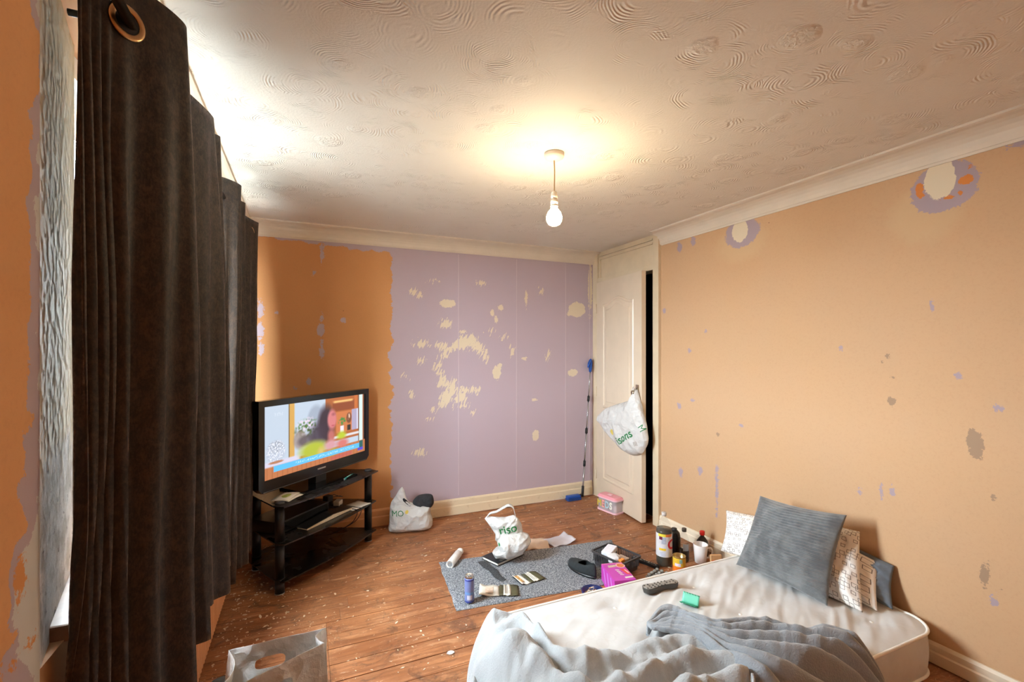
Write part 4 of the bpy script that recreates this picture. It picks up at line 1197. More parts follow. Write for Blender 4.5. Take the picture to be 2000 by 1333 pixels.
n = NT('carrier_plastic'); p = n.pos()
g = n.noise(p, 30, 4, 0.6)
n.base(n.mix(g, lin(222, 222, 220), lin(236, 235, 232))); n.set(Roughness=0.22)
pw = n.vmath('ADD', p, n.vmath('SCALE', n.comb(n.noise(p, 12, 2), n.noise(n.vmath('ADD', p, (3, 1, 2)), 12, 2), n.noise(n.vmath('ADD', p, (6, 4, 1)), 12, 2)), 0.06))
n.bump(n.math('ADD', n.vor(pw, 17)['Distance'], n.math('MULTIPLY', n.noise(p, 60, 3), 0.3)), 1.0, 0.016)
tr_ = n.n('ShaderNodeBsdfTranslucent'); tr_.inputs[0].default_value = lin(236, 232, 222)
mx = n.n('ShaderNodeMixShader'); mx.inputs[0].default_value = 0.25
n.t.links.new(n.b.outputs[0], mx.inputs[1]); n.t.links.new(tr_.outputs[0], mx.inputs[2]); n.t.links.new(mx.outputs[0], n.out.inputs[0])
m_bag = n.m
m_green = plain('print_green', (34, 120, 66), 0.45); m_yel = plain('print_yellow', (222, 200, 96), 0.5); m_greylabel = plain('print_grey', (150, 140, 130), 0.6)

# ---- bag standing on the notebook: lumpy body, gathered neck and a handle loop
def bag_frame(root_loc, rz, name, label):
    return thing(name, label, 'carrier bag', root_loc, rz, 'supermarket carrier bags')
CAMZ = -math.radians(23.9)
bag = bag_frame((1.215, 2.80, 0.034), CAMZ, 'carrier_bag', 'crumpled white carrier bag with green lettering standing on the black notebook')
def lump(outline, thick, crump, cs, seed, sharp=0.55, power=0.5, fb=False):
    return inflated(outline, thick, 16, 110, crump, cs, seed, power, fb, sharp)
lower = lump([(-.085, .004), (-.030, -.002), (.03, .004), (.095, .035), (.150, .105), (.135, .150), (.085, .168), (.02, .175), (-.04, .165), (-.075, .115), (-.065, .06), (-.105, .035)], 0.075, 0.020, 12, 1.0, 0.85)
o1 = weld(lower.build('bag_body', m_bag, bag))
up = lump([(-.055, .090), (-.015, .11), (.06, .135), (.095, .165), (.088, .215), (.065, .255), (.035, .275), (-.02, .262), (-.075, .262), (-.140, .268), (-.155, .252), (-.118, .20), (-.085, .150), (-.085, .11)], 0.030, 0.018, 14, 3.0, 0.85)
for i, q_ in enumerate(up.v): up.v[i] = (q_[0], q_[1] + 0.01, q_[2])
o2 = weld(up.build('bag_neck', m_bag, bag))
P = []
hp = [(-.140, .012, .262), (-.120, .005, .290), (-.075, -.002, .305), (-.035, -.004, .328), (.000, -.004, .345), (.030, .0, .335), (.040, .006, .305), (.050, .01, .262)]
for i in range(33):
    c_ = crom(hp, i / 32); w_ = 0.014 + 0.012 * math.sin(PI * i / 32) ** 2
    P.append([(c_[0], c_[1] - w_ * 0.9 + 2 * w_ * .9 * j / 4, c_[2] - 0.010 * math.sin(PI * j / 4) + 0.003 * nz(i * .5, j * .9)) for j in range(5)])
m = MB(); m.grid(P); solidify(m.build('handle', m_bag, bag), 0.0015, 0)
print_on(o2, 'printed_word', 'riso', 0.078, (-.002, 0, .196), (1, 0, .22), (-.22, 0, 1), m_green, bag, 0.002, 0.001)
m = lump([(-.06, .145), (-.045, .118), (-.075, .112), (-.08, .135)], 0.004, 0, 9, 2.0)
print_on(o1, 'printed_emblem', '\u2022', 0.10, (-.062, 0, .105), (1, 0, .1), (-.1, 0, 1), m_green, bag, 0.002)

# ---- bag full of clothes against the back wall
bag = bag_frame((0.748, 3.615, 0.0), -math.radians(14), 'carrier_bag', 'full grey-white carrier bag slumped against the skirting of the lilac wall')
bb = lump([(-.165, .012), (-.10, -.002), (0, .0), (.10, .0), (.160, .02), (.168, .07), (.152, .13), (.15, .185), (.09, .205), (.0, .20), (-.08, .23), (-.145, .20), (-.158, .14), (-.160, .07)], 0.095, 0.014, 9, 6.0, 0.3, 0.42)
o1 = weld(bb.build('bag_body', m_bag, bag))
pk = lump([(-.150, .17), (-.05, .16), (.06, .165), (.045, .195), (.0, .215), (-.03, .26), (-.045, .315), (-.062, .345), (-.085, .325), (-.115, .275), (-.145, .23)], 0.028, 0.008, 12, 8.0, 0.4)
pkv = []
for i, q_ in enumerate(pk.v): pk.v[i] = (q_[0], q_[1] - 0.028, q_[2])
o2 = weld(pk.build('bag_top', m_bag, bag))
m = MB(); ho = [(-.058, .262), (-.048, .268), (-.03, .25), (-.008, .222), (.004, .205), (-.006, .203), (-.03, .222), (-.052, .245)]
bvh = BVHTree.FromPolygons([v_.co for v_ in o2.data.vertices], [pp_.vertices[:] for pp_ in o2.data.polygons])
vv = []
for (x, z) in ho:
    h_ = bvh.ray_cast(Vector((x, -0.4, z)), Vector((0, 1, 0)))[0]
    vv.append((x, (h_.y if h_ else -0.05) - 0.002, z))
m.add(vv, [tuple(range(len(ho)))]); m.build('handle_slot_shade', plain('slot_shadow', (34, 34, 38), 0.9), bag)  # dark sheet laid on the bag as the shade inside its slot
print_on(o1, 'printed_word', 'MO', 0.058, (-.092, 0, .160), (1, 0, 0.06), (0, 0, 1), m_green, bag, 0.002)
print_on(o1, 'printed_emblem', '\u2022', 0.10, (-.025, 0, .168), (1, 0, 0), (0, 0, 1), m_yel, bag, 0.002)
cloth = lump([(.02, .175), (.08, .165), (.15, .17), (.172, .205), (.160, .262), (.11, .272), (.05, .262), (.012, .225)], 0.05, 0.012, 12, 3.0, 0.2)
cl_o = weld(cloth.build('garment', plain('charcoal_cloth', (44, 46, 50), 0.9, 0.2, 40)))
at(cl_o, (0.752, 3.612, 0.0), -math.radians(14)); tag(cl_o, 'dark charcoal garment poking out of the full carrier bag by the lilac wall', 'clothing')

# ---- bag hanging from the door handle
hx, hy = 2.430, 3.045
bag = bag_frame((hx, hy, 1.075), -math.radians(84.4), 'carrier_bag', 'white carrier bag with green lettering hanging from the door handle')
hb_out = [(.0, .0), (-.02, -.03), (-.085, -.10), (-.22, -.145), (-.36, -.20), (-.455, -.275), (-.470, -.315), (-.43, -.345), (-.37, -.40), (-.26, -.475), (-.16, -.535), (-.07, -.555), (-.01, -.545), (.055, -.52), (.10, -.45), (.115, -.385), (.085, -.25), (.045, -.12)]
hb_ = lump([(a * 1.05 + 0.03, b * .97) for a, b in hb_out], 0.050, 0.018, 7, 5.0, 0.6)
o1 = weld(hb_.build('bag_body', m_bag, bag))
print_on(o1, 'printed_word', 'isons', 0.094, (-.062, 0, -.395), (1, 0, .62), (-.62, 0, 1), m_green, bag, 0.003, 0.0012)
print_on(o1, 'printed_emblem', '\u2022', 0.20, (-.215, 0, -.385), (1, 0, .5), (-.5, 0, 1), m_yel, bag, 0.002)
print_on(o1, 'printed_letter', 'M', 0.068, (.105, 0, -.300), (1, 0, -1.2), (1.2, 0, 1), m_green, bag, 0.003)
print_on(o1, 'printed_barcode', 'III', 0.05, (.055, 0, -.43), (1, 0, .35), (-.35, 0, 1), m_greylabel, bag, 0.003)
m = MB(); m.tube([(-.01, -.012, -.045), (-.004, -.014, -.005), (-.004, -.002, .012), (-.004, .012, -.005), (-.01, .010, -.05)], 0.008, 8); m.build('handle', m_bag, bag)

# ---- open carrier bag with cut-out handles at the bottom left
bag = bag_frame((-0.085, 1.775, 0.0), 0.0, 'carrier_bag', 'large open white carrier bag with cut-out handles in the foreground by the radiator')
def wall_panel(bl_, br_, tl_, tr_, hole, sag, name, bulge):
    """a bag side lofted between its outline and a stadium-shaped hand hole; hole = (u, v, half length, half height)"""
    bl_, br_, tl_, tr_ = map(Vector, (bl_, br_, tl_, tr_))
    def S(u, v):
        q_ = (bl_ * (1 - u) + br_ * u) * (1 - v) + (tl_ * (1 - u) + tr_ * u) * v
        nn = (br_ - bl_).cross(tl_ - bl_).normalized()
        q_ = q_ + nn * (bulge * math.sin(PI * u) * math.sin(PI * v) + 0.010 * nz(u * 3, v * 3, bulge * 50) + 0.005 * nz(u * 9, v * 9, 2))
        q_.z -= sag * math.sin(PI * u) * v * (1 - math.exp(-v * 3)) * 0 + 0
        return q_
    N_ = 80; hl, hh = hole[2], hole[3]
    inner, outer_ = [], []
    for k in range(N_):
        a = 2 * PI * k / N_
        ca_, sa_ = math.cos(a), math.sin(a)
        e = 0.6
        inner.append((hole[0] + hl * math.copysign(abs(ca_) ** e, ca_), hole[1] + hh * math.copysign(abs(sa_) ** e, sa_)))
        mxx = max(abs(ca_), abs(sa_)); sq = (ca_ / mxx, sa_ / mxx)
        outer_.append((0.5 + 0.5 * sq[0], 0.5 + 0.5 * sq[1]))
    m = MB(); R_ = 18; vv = []
    for r in range(R_ + 1):
        f_ = r / R_
        for k in range(N_):
            u = inner[k][0] * (1 - f_) + outer_[k][0] * f_; v = inner[k][1] * (1 - f_) + outer_[k][1] * f_
            vv.append(S(u, v))
    m.add(vv, [(r * N_ + k, r * N_ + (k + 1) % N_, (r + 1) * N_ + (k + 1) % N_, (r + 1) * N_ + k) for r in range(R_) for k in range(N_)], True)
    o = m.build(name, m_bag, bag, fix=False); solidify(o, 0.0012, 0)
    m = MB()                                                        # welded patch that strengthens the handle
    pad = [(hole[0] + hl * 1.45 * sx, hole[1] + hh * 2.1 * sy) for sx, sy in ((-1, -1), (1, -1), (1, 1), (-1, 1))]
    ring = []
    for k in range(N_):
        a = 2 * PI * k / N_; ca_, sa_ = math.cos(a), math.sin(a); mxx = max(abs(ca_), abs(sa_))
        ring.append((hole[0] + hl * 1.4 * ca_ / mxx, min(0.985, hole[1] + hh * 2.3 * sa_ / mxx)))
    vv = []
    for r in range(5):
        f_ = r / 4
        for k in range(N_):
            u = inner[k][0] * (1 - f_) + ring[k][0] * f_; v = inner[k][1] * (1 - f_) + ring[k][1] * f_
            nn = (br_ - bl_).cross(tl_ - bl_).normalized()
            vv.append(S(u, v) + nn * 0.0018)
    m.add(vv, [(r * N_ + k, r * N_ + (k + 1) % N_, (r + 1) * N_ + (k + 1) % N_, (r + 1) * N_ + k) for r in range(4) for k in range(N_)], True)
    m.build('handle_patch', m_bag, o, fix=False)
    return o
wall_panel((-.19, .10, .004), (.17, .08, .004), (-.16, .135, .335), (.155, .085, .365), (.43, .80, .15, .055), 0.02, 'back_panel', 0.02)
wall_panel((-.20, -.10, .004), (.18, -.12, .004), (-.205, -.095, .318), (.148, .005, .358), (.55, .80, .155, .06), 0.02, 'front_panel', -0.02)
def gusset(a0, a1, b0, b1, inn):
    P = []
    for i in range(9):
        u = i / 8; row = []
        for j in range(17):
            v = j / 16
            q_ = (Vector(a0) * (1 - u) + Vector(a1) * u) * (1 - v) + (Vector(b0) * (1 - u) + Vector(b1) * u) * v
            q_.x += inn * math.sin(PI * u) * v + 0.006 * nz(u * 4, v * 4, inn * 40)
            row.append(q_)
        P.append(row)
    m = MB(); m.grid(P); solidify(m.build('gusset', m_bag, bag, fix=False), 0.0012, 0)
gusset((.17, .08, .004), (.18, -.12, .004), (.155, .085, .365), (.148, .005, .358), -0.03)
gusset((-.19, .10, .004), (-.20, -.10, .004), (-.16, .135, .335), (-.205, -.095, .318), 0.05)
m = MB(); m.add([(-.19, .10, .004), (.17, .08, .004), (.18, -.12, .004), (-.20, -.10, .004)], [(0, 1, 2, 3)]); m.build('base', m_bag, bag)

# ---- dark bundle beside it, at the foot of the radiator
sl = lump([(-.06, 0), (.05, 0), (.065, .03), (.03, .065), (-.03, .07), (-.065, .035)], 0.06, 0.01, 14, 2.0, 0.1)
o = weld(sl.build('cloth_bundle', plain('slate_knit', (86, 96, 104), 0.9, 0.15, 60))); at(o, (-0.295, 2.17, 0.002), 0.4); tag(o, 'small slate grey cloth bundle on the floor beside the radiator', 'cloth')

# ---------------------------------------------------------------- small things on and around the rug
nb_ = thing('notebook', 'flat black hardback notebook with pale page edges under the carrier bag', 'notebook', (1.210, 2.868, RZ), math.radians(21.4))
m = MB(); m.box(-0.118, 0.118, -0.070, 0.070, 0.003, 0.017); m.build('pages', m_paper, nb_)
m = MB(); m.box(-0.123, 0.123, -0.075, 0.075, 0.017, 0.021, 0.001); m.build('cover', plain('black_cover', (34, 35, 38), 0.4, 0.1, 30), nb_)
m = MB(); m.box(-0.123, 0.123, -0.075, 0.075, 0.0, 0.003); m.build('back_cover', m_black, nb_)
m = MB(); m.box(-0.085, -0.050, -0.055, -0.045, 0.021, 0.0216); m.box(-0.085, -0.055, -0.066, -0.060, 0.021, 0.0216); m.build('cover_print', m_greylabel, nb_)

n = NT('dark_translucent'); n.base(lin(70, 74, 76)); n.set(Roughness=0.25, Alpha=0.5); m_strip = n.m  # half-transparent dark grey for the strip on the rug
P = []
for i in range(17):
    t_ = i / 16; cx_ = crom([(1.055, 2.86), (1.060, 2.78), (1.075, 2.70), (1.070, 2.63), (1.085, 2.57)], t_)
    w_ = 0.032 - 0.012 * t_
    P.append([(cx_[0] - 1.065 + (j / 4 - .5) * 2 * w_, cx_[1] - 2.70 + 0.006 * nz(i * .6, j), 0.003 + 0.006 * abs(nz(i * .5, j * .7))) for j in range(5)])
m = MB(); m.grid(P); o = m.build('translucent_strip', m_strip); solidify(o, 0.001, 1); at(o, (1.065, 2.70, RZ)); tag(o, 'dark translucent strip on the rug below the black notebook', 'wrapper')

# blue energy drink can
can = thing('drink_can', 'slim blue drink can standing on the rug corner', 'can', (0.825, 2.435, RZ))
m_can = plain('can_blue', (124, 142, 200), 0.28, 0.06, 40, metal=0.25); m_canblue = plain('can_navy', (52, 66, 150), 0.3); m_alu = plain('aluminium', (206, 208, 208), 0.25, metal=0.9)
m = MB(); m.lathe([(0.020, 0), (0.0255, 0.006), (0.0265, 0.010), (0.0265, 0.128), (0.0255, 0.134)], 28); m.build('body', m_can, can)
m = MB(); m.lathe([(0.0255, 0.134), (0.0225, 0.144), (0.0235, 0.147), (0.0215, 0.147), (0.0205, 0.143), (0.0, 0.142)], 28); m.build('lid', m_alu, can)
m = MB(); m.torus((0.003, 0.006, 0.1445), (0, 0, 1), 0.006, 0.0012, 14, 6); m.build('ring_pull', m_alu, can)
m = MB(); m.add([(0.004 + 0.007 * math.cos(2 * PI * k / 12), -0.010 + 0.005 * math.sin(2 * PI * k / 12), 0.1428) for k in range(12)], [tuple(range(12))]); m.build('opening', m_black, can)
for z0, z1 in ((0.008, 0.014), (0.122, 0.130)):
    m = MB(); m.lathe([(0.0268, z0), (0.0268, z1)], 28, caps=False); m.build('band', m_canblue, can)
def cyl_patch(r, a0, a1, z0, z1, seg=16):
    m = MB(); m.grid([[(r * math.cos(a0 + (a1 - a0) * i / seg), r * math.sin(a0 + (a1 - a0) * i / seg), z) for z in (z0, z1)] for i in range(seg + 1)]); return m
ac = math.atan2(-2.435, -0.825)
cyl_patch(0.02665, ac - 0.5, ac + 0.6, 0.022, 0.046).build('barcode_panel', plain('can_pale', (206, 212, 232), 0.35, 0.1, 200), can)
cyl_patch(0.02665, ac - 1.0, ac + 1.0, 0.050, 0.062).build('stripe', plain('can_sky', (108, 156, 214), 0.35), can)

# white spray can lying across the rug edge
sp = thing('spray_can', 'white aerosol can lying on its side at the rug edge', 'aerosol can', (0.905, 2.955, 0.0), math.atan2(3.055 - 2.872, 0.984 - 0.847))
def lying(prof, z):
    m = MB(); m.lathe(prof, 24)
    m.v = [(q_[2], q_[0], q_[1] + z) for q_ in m.v]; return m
lying([(0.0, -0.100), (0.019, -0.103), (0.0235, -0.109), (0.0255, -0.107), (0.0255, 0.055), (0.021, 0.066)], 0.030).build('body', plain('aerosol_white', (226, 222, 216), 0.35, 0.06, 30), sp)
lying([(0.0225, 0.060), (0.0225, 0.095), (0.019, 0.104), (0.0, 0.106)], 0.030).build('cap', plain('aerosol_cap', (238, 236, 230), 0.4), sp)
lying([(0.0, -0.1035), (0.016, -0.1045)], 0.030).build('base_dome', m_alu, sp)

m_olive = plain('pouch_olive', (84, 80, 54), 0.5, 0.1, 30)
# open tobacco pouches
def pouch(label, loc, rz, w, d, flap, extra):
    t = thing('tobacco_pouch', label, 'pouch', loc, rz, 'open pouches on the rug')
    def strip(x0, x1, mat, nm, lift, curl):
        P = [[(x0 + (x1 - x0) * i / 8, d * (j / 4 - .5), 0.002 + lift + curl * (1 - i / 8) ** 2 + 0.003 * math.sin(i * 1.1 + j * .5)) for j in range(5)] for i in range(9)]
        m = MB(); m.grid(P); o = m.build(nm, mat, t); solidify(o, 0.002, 1)
    strip(-w / 2, -w / 2 + flap, m_paper, 'flap', 0.002, 0.010)
    strip(-w / 2 + flap, w / 2, m_olive, 'pouch_body', 0.002, 0.0)
    strip(-w / 2 + flap + (w - flap) * .22, -w / 2 + flap + (w - flap) * .58, m_paper, 'warning_band', 0.0045, 0.0)
    for k in range(3):
        x = -w / 2 + flap + (w - flap) * (.30 + .1 * k)
        m = MB(); m.box(x - 0.0018, x + 0.0018, -d * .38, d * .36, 0.0102, 0.0108); m.build('text_line', m_greylabel, t)
    if extra:
        m = MB(); m.box(-w / 2 + flap * .1, -w / 2 + flap * .45, -d * .30, d * .42, 0.011, 0.0125); m.build('picture_panel', plain('pouch_picture', (196, 150, 90), 0.6, 0.5, 90), t)
        m = MB(); m.box(-w / 2, -w / 2 + flap * .12, -d * .46, d * .46, 0.006, 0.0125); m.build('dark_edge', m_black, t)
    else:
        m = MB(); m.box(-w / 2 + flap * .3, -w / 2 + flap * .7, -d * .30, d * .3, 0.0085, 0.0095); m.build('picture_panel', plain('pouch_smudge', (208, 186, 166), 0.7, 0.15, 60), t)
pouch('open tobacco pouch with a white flap next to the blue can', (1.015, 2.472, RZ), math.radians(-23), 0.225, 0.118, 0.115, False)
pouch('smaller olive pouch with white bands, right of the other open pouch', (1.235, 2.535, RZ), math.radians(6), 0.165, 0.115, 0.062, True)

def sheet(name, label, loc, rz, w, d, mat, seed, group):
    t = thing(name, label, 'paper', loc, rz, group)
    P = [[(w * (i / 12 - .5), d * (j / 8 - .5), 0.003 + 0.020 * abs(nz(i * .16 + seed, j * .2)) + (0.02 * (i / 12 - .75) * 4 if i > 9 and seed > 2 else 0)) for j in range(9)] for i in range(13)]
    m = MB(); m.grid(P); solidify(m.build('sheet', mat, t), 0.0008, 1)
    P2 = [[(q_[0] * .96 - w * .03, q_[1] * .97 - d * .03, max(0.0012, q_[2] - 0.004)) for q_ in r_] for r_ in P]
    m = MB(); m.grid(P2); m.build('under_sheet', mat, t)
sheet('letter', 'peach tinted letter lying open beyond the rug by the carrier bag', (1.520, 2.975, 0.001), math.radians(-22), 0.155, 0.185, plain('peach_paper', (228, 204, 180), 0.7, 0.03, 20), 1.0, 'letters on the floor')
sheet('letter', 'torn white letter lying on the floor at the far edge of the rug', (1.690, 2.960, 0.002), math.radians(6), 0.185, 0.150, plain('cool_paper', (226, 226, 236), 0.7, 0.03, 20), 3.0, 'letters on the floor')

# clear box with a pink lid and the word MEDS
md = thing('pill_box', 'clear plastic box with a pink lid and letters spelling MEDS, by the door', 'box', (2.418, 3.352, 0.0), -math.radians(80.0))
m_pink = plain('pink_plastic', (236, 158, 168), 0.3); m_pinkpale = plain('pale_pink', (240, 196, 206), 0.3)
n = NT('clear_plastic'); n.base(lin(236, 226, 230)); n.set(Roughness=0.12, Alpha=0.38); m_clear = n.m
def rr_box(w, d, r, z0, z1, mat, nm, parent, taper=0.0):
    m = MB(); a = rrect(w, d, r); b = rrect(w - taper, d - taper, max(0.004, r - taper / 2))
    k = len(a); vv = [(x, y, z0) for x, y in a] + [(x, y, z1) for x, y in b]
    m.add(vv, [(i, (i + 1) % k, k + (i + 1) % k, k + i) for i in range(k)] + [tuple(range(k - 1, -1, -1)), tuple(range(k, 2 * k))]); return m.build(nm, mat, parent)
rr_box(0.230, 0.118, 0.03, 0.0, 0.012, m_pinkpale, 'base', md)
rr_box(0.212, 0.104, 0.025, 0.012, 0.108, m_clear, 'clear_side', md)
rr_box(0.230, 0.118, 0.03, 0.108, 0.118, m_pinkpale, 'rim', md)
lid = rr_box(0.226, 0.114, 0.028, 0.118, 0.134, m_pink, 'lid', md, 0.03)
m = MB(); m.box(-0.022, 0.022, -0.014, 0.010, 0.134, 0.140, 0.003); m.build('catch', m_pinkpale, lid)
m = MB(); m.box(-0.095, 0.0, -0.01, 0.035, 0.013, 0.08, 0.006); m.build('packet', plain('grey_lilac_card', (150, 138, 150), 0.6, 0.2, 40), md)
m = MB(); m.box(0.02, 0.09, -0.02, 0.03, 0.013, 0.06, 0.006); m.build('packet', plain('cream_card', (214, 200, 196), 0.6, 0.1, 40), md)
for ch, x, c_ in (('M', -0.078, (228, 208, 90)), ('E', -0.032, (232, 160, 150)), ('D', 0.014, (176, 204, 212)), ('S', 0.058, (240, 238, 226))):
    vv, ff = lettering(ch, 0.082, 0.0 if ch == 'M' else 0.0030)
    if ch == 'M': k_ = len(vv); vv, ff = [v_ + Vector((d_, 0, 0)) for d_ in (-0.002, 0.002) for v_ in vv], ff + [tuple(i_ + k_ for i_ in f_) for f_ in ff]
    m = MB(); m.add([(x + v_.x * .82, -0.0545, 0.060 + v_.y) for v_ in vv], ff); o = m.build('raised_letter', plain('letter_' + ch, c_, 0.5), md, fix=False); solidify(o, 0.002, 1)

# telescopic pole leaning in the corner
br = thing('cleaning_pole', 'telescopic steel cleaning pole with blue ends leaning in the corner', 'pole', (2.355, 3.700, 0.0))
top_ = Vector((2.492 - 2.355, 3.772 - 3.700, 1.23)); bot_ = Vector((0, 0, 0.03)); ax = (top_ - bot_)
m_steel = plain('pole_steel', (176, 176, 180), 0.25, metal=0.85); m_bluep = plain('blue_plastic', (30, 82, 168), 0.4)
for k in range(4):
    m = MB(); m.tube([bot_ + ax * (k / 4), bot_ + ax * ((k + 1) / 4)], 0.0085 - 0.0008 * k, 10); m.build('section', m_steel, br)
for f_ in (0.02, 0.25, 0.50, 0.75):
    m = MB(); m.tube([bot_ + ax * (f_ - (0.02 if f_ > .1 else .02)), bot_ + ax * (f_ + (0.02 if f_ > .1 else .06))], 0.0125, 12); m.build('grip', m_black, br)
m = MB(); e = top_
m.tube([e - ax.normalized() * 0.05, e, e + Vector((0.004, 0, 0.045)), e + Vector((0.0, -0.004, 0.075))], [0.012, 0.018, 0.016, 0.008], 10); m.tube([e + Vector((0, 0, 0.06)), e + Vector((-0.025, -0.012, 0.03)), e + Vector((-0.042, -0.02, -0.005))], [0.014, 0.012, 0.006], 8); m.build('hook_end', m_bluep, br)
m = MB(); m.box(-0.150, -0.012, 0.0, 0.052, 0.022, 0.046, 0.008); hd = m.build('brush_head', m_bluep, br)
m = MB(); m.box(-0.150, -0.010, -0.003, 0.055, 0.001, 0.022, 0.003); m.build('bristles', plain('blue_bristle', (24, 62, 130), 0.8, 0.3, 200), hd)
m = MB(); m.tube([(-0.03, 0.02, 0.036), (0.0, 0.0, 0.05)], 0.010, 8); m.build('socket', m_black, br)

# basket of bits, its bars built singly
m_bask = plain('basket_grey', (66, 64, 66), 0.45, 0.1, 30)
bk = thing('basket', 'dark grey slotted plastic basket on the rug corner', 'basket', (1.815, 2.458, RZ), math.radians(14.7))
BW_, BD_, BH_ = 0.180, 0.245, 0.085
m = MB(); a = rrect(BW_ + .016, BD_ + .016, .022); b = rrect(BW_ - .004, BD_ - .004, .016); k = len(a)
vv = [(x, y, z) for z in (BH_ - .010, BH_) for x, y in a] + [(x, y, z) for z in (BH_ - .010, BH_) for x, y in b]
m.add(vv, [q_ for i in range(k) for q_ in ((i, (i + 1) % k, k + (i + 1) % k, k + i), (k + i, k + (i + 1) % k, 3 * k + (i + 1) % k, 3 * k + i), (3 * k + i, 3 * k + (i + 1) % k, 2 * k + (i + 1) % k, 2 * k + i), (2 * k + i, 2 * k + (i + 1) % k, (i + 1) % k, i))]); m.build('rim', m_bask, bk)
m = MB(); a = rrect(BW_ - .02, BD_ - .02, .016); m.prism(a, 0.0, 0.006); m.build('floor_panel', m_bask, bk)
m = MB(); a2 = rrect(BW_ - .008, BD_ - .008, .018); k = len(a)
m.add([(x, y, 0.0) for x, y in a] + [(x * 1.02, y * 1.02, 0.026) for x, y in a], [(i, (i + 1) % k, k + (i + 1) % k, k + i) for i in range(k)]); solidify(m.build('lower_wall', m_bask, bk), 0.002, 0)
bar = MB(); bar.box(-0.0028, 0.0028, -0.0016, 0.0016, 0.020, BH_ - 0.006); bar_me = None
def bars(pts, rot):
    global bar_me
    for (x, y) in pts:
        if bar_me is None:
            o = bar.build('bar', m_bask, bk); bar_me = o.data
        else:
            o = bpy.data.objects.new('bar', bar_me); col.objects.link(o); o.parent = bk
        o.location = (x, y, 0); o.rotation_euler = (0, 0, rot)
bars([(-BW_ / 2 + .012 + (BW_ - .024) * i / 12, s_ * (BD_ / 2 - .006)) for i in range(13) for s_ in (-1, 1)], 0)
bars([(s_ * (BW_ / 2 - .006), -BD_ / 2 + .012 + (BD_ - .024) * i / 17) for i in range(18) for s_ in (-1, 1)], PI / 2)
bc = (1.815, 2.458)
m = MB(); m.box(-0.055, 0.055, -0.032, 0.032, 0, 0.032, 0.006); o = at(m.build('tissue_packet', plain('tissue_white', (232, 232, 240), 0.6, 0.04, 40)), (1.800, 2.505, 0.078), math.radians(30)); o.rotation_euler[1] = -0.12; tag(o, 'white packet lying on top inside the grey basket', 'packet')
tp = lump([(-.035, 0), (.03, 0), (.045, .02), (.03, .045), (0, .05), (-.035, .04)], 0.03, 0.016, 22, 4.0, 0.1)
o = weld(tp.build('crumpled_tissue', plain('tissue_grey', (216, 214, 216), 0.8))); at(o, (1.775, 2.425, 0.060), 0.2); tag(o, 'crumpled white tissue in the near side of the grey basket', 'tissue')
m = MB(); m.box(-0.02, 0.02, -0.012, 0.012, 0, 0.05, 0.004); o = at(m.build('orange_packet', plain('orange_card', (232, 146, 58), 0.5, 0.1, 40)), (1.795, 2.372, 0.045), 0.3); tag(o, 'small orange packet showing at the near rim of the grey basket', 'packet')
m = MB(); m.box(-0.03, 0.03, -0.035, 0.035, 0, 0.05, 0.004); o = at(m.build('card_carton', plain('pale_carton', (196, 176, 160), 0.6, 0.2, 40)), (1.850, 2.440, 0.020), 0.2); tag(o, 'pale small carton low inside the grey basket', 'carton')

# black slipper
n = NT('black_felt'); n.base(n.mix(n.noise(n.pos(), 60, 3), lin(24, 28, 30), lin(44, 50, 52))); n.set(Roughness=0.85); m_felt = n.m
sh = thing('slipper', 'black felt slipper lying on the rug beside the magenta box', 'slipper', (1.583, 2.488, RZ), math.radians(98))
foot = []
for k in range(48):
    a = 2 * PI * k / 48; x = 0.125 * math.cos(a); y = math.sin(a) * (0.045 + 0.008 * math.cos(a) - 0.006 * math.cos(2 * a))
    foot.append((x, y))
m = MB(); m.prism(foot, 0.0, 0.014, True); m.prism([(x * 1.02, y * 1.03) for x, y in foot], 0.004, 0.010, True); m.build('sole', m_black, sh)
rows = []
for s_ in range(11):
    f_ = s_ / 10; r_ = []
    for (x, y) in foot:
        u = (x + 0.125) / 0.25                                   # 0 heel .. 1 toe
        hgt = 0.050 - 0.010 * u + 0.018 * math.exp(-((u - 0.05) / 0.15) ** 2)
        ins = f_ ** 2.2 * (0.35 if u < 0.5 else 0.35 + 0.65 * min(1, (u - .5) / .22))
        r_.append((x * (1 - ins * (.75 if u > .5 else .35)), y * (1 - ins), 0.014 + hgt * math.sin(PI / 2 * f_) ** 0.9))
    rows.append(r_)
k = 48; m = MB(); m.add([q_ for r_ in rows for q_ in r_], [(i * k + j, i * k + (j + 1) % k, (i + 1) * k + (j + 1) % k, (i + 1) * k + j) for i in range(10) for j in range(k)], True)
solidify(m.build('upper', m_felt, sh, fix=False), 0.004, -1)
m = MB(); m.prism([(x * .85, y * .8) for x, y in foot], 0.013, 0.016, True); m.build('insole', m_felt, sh)

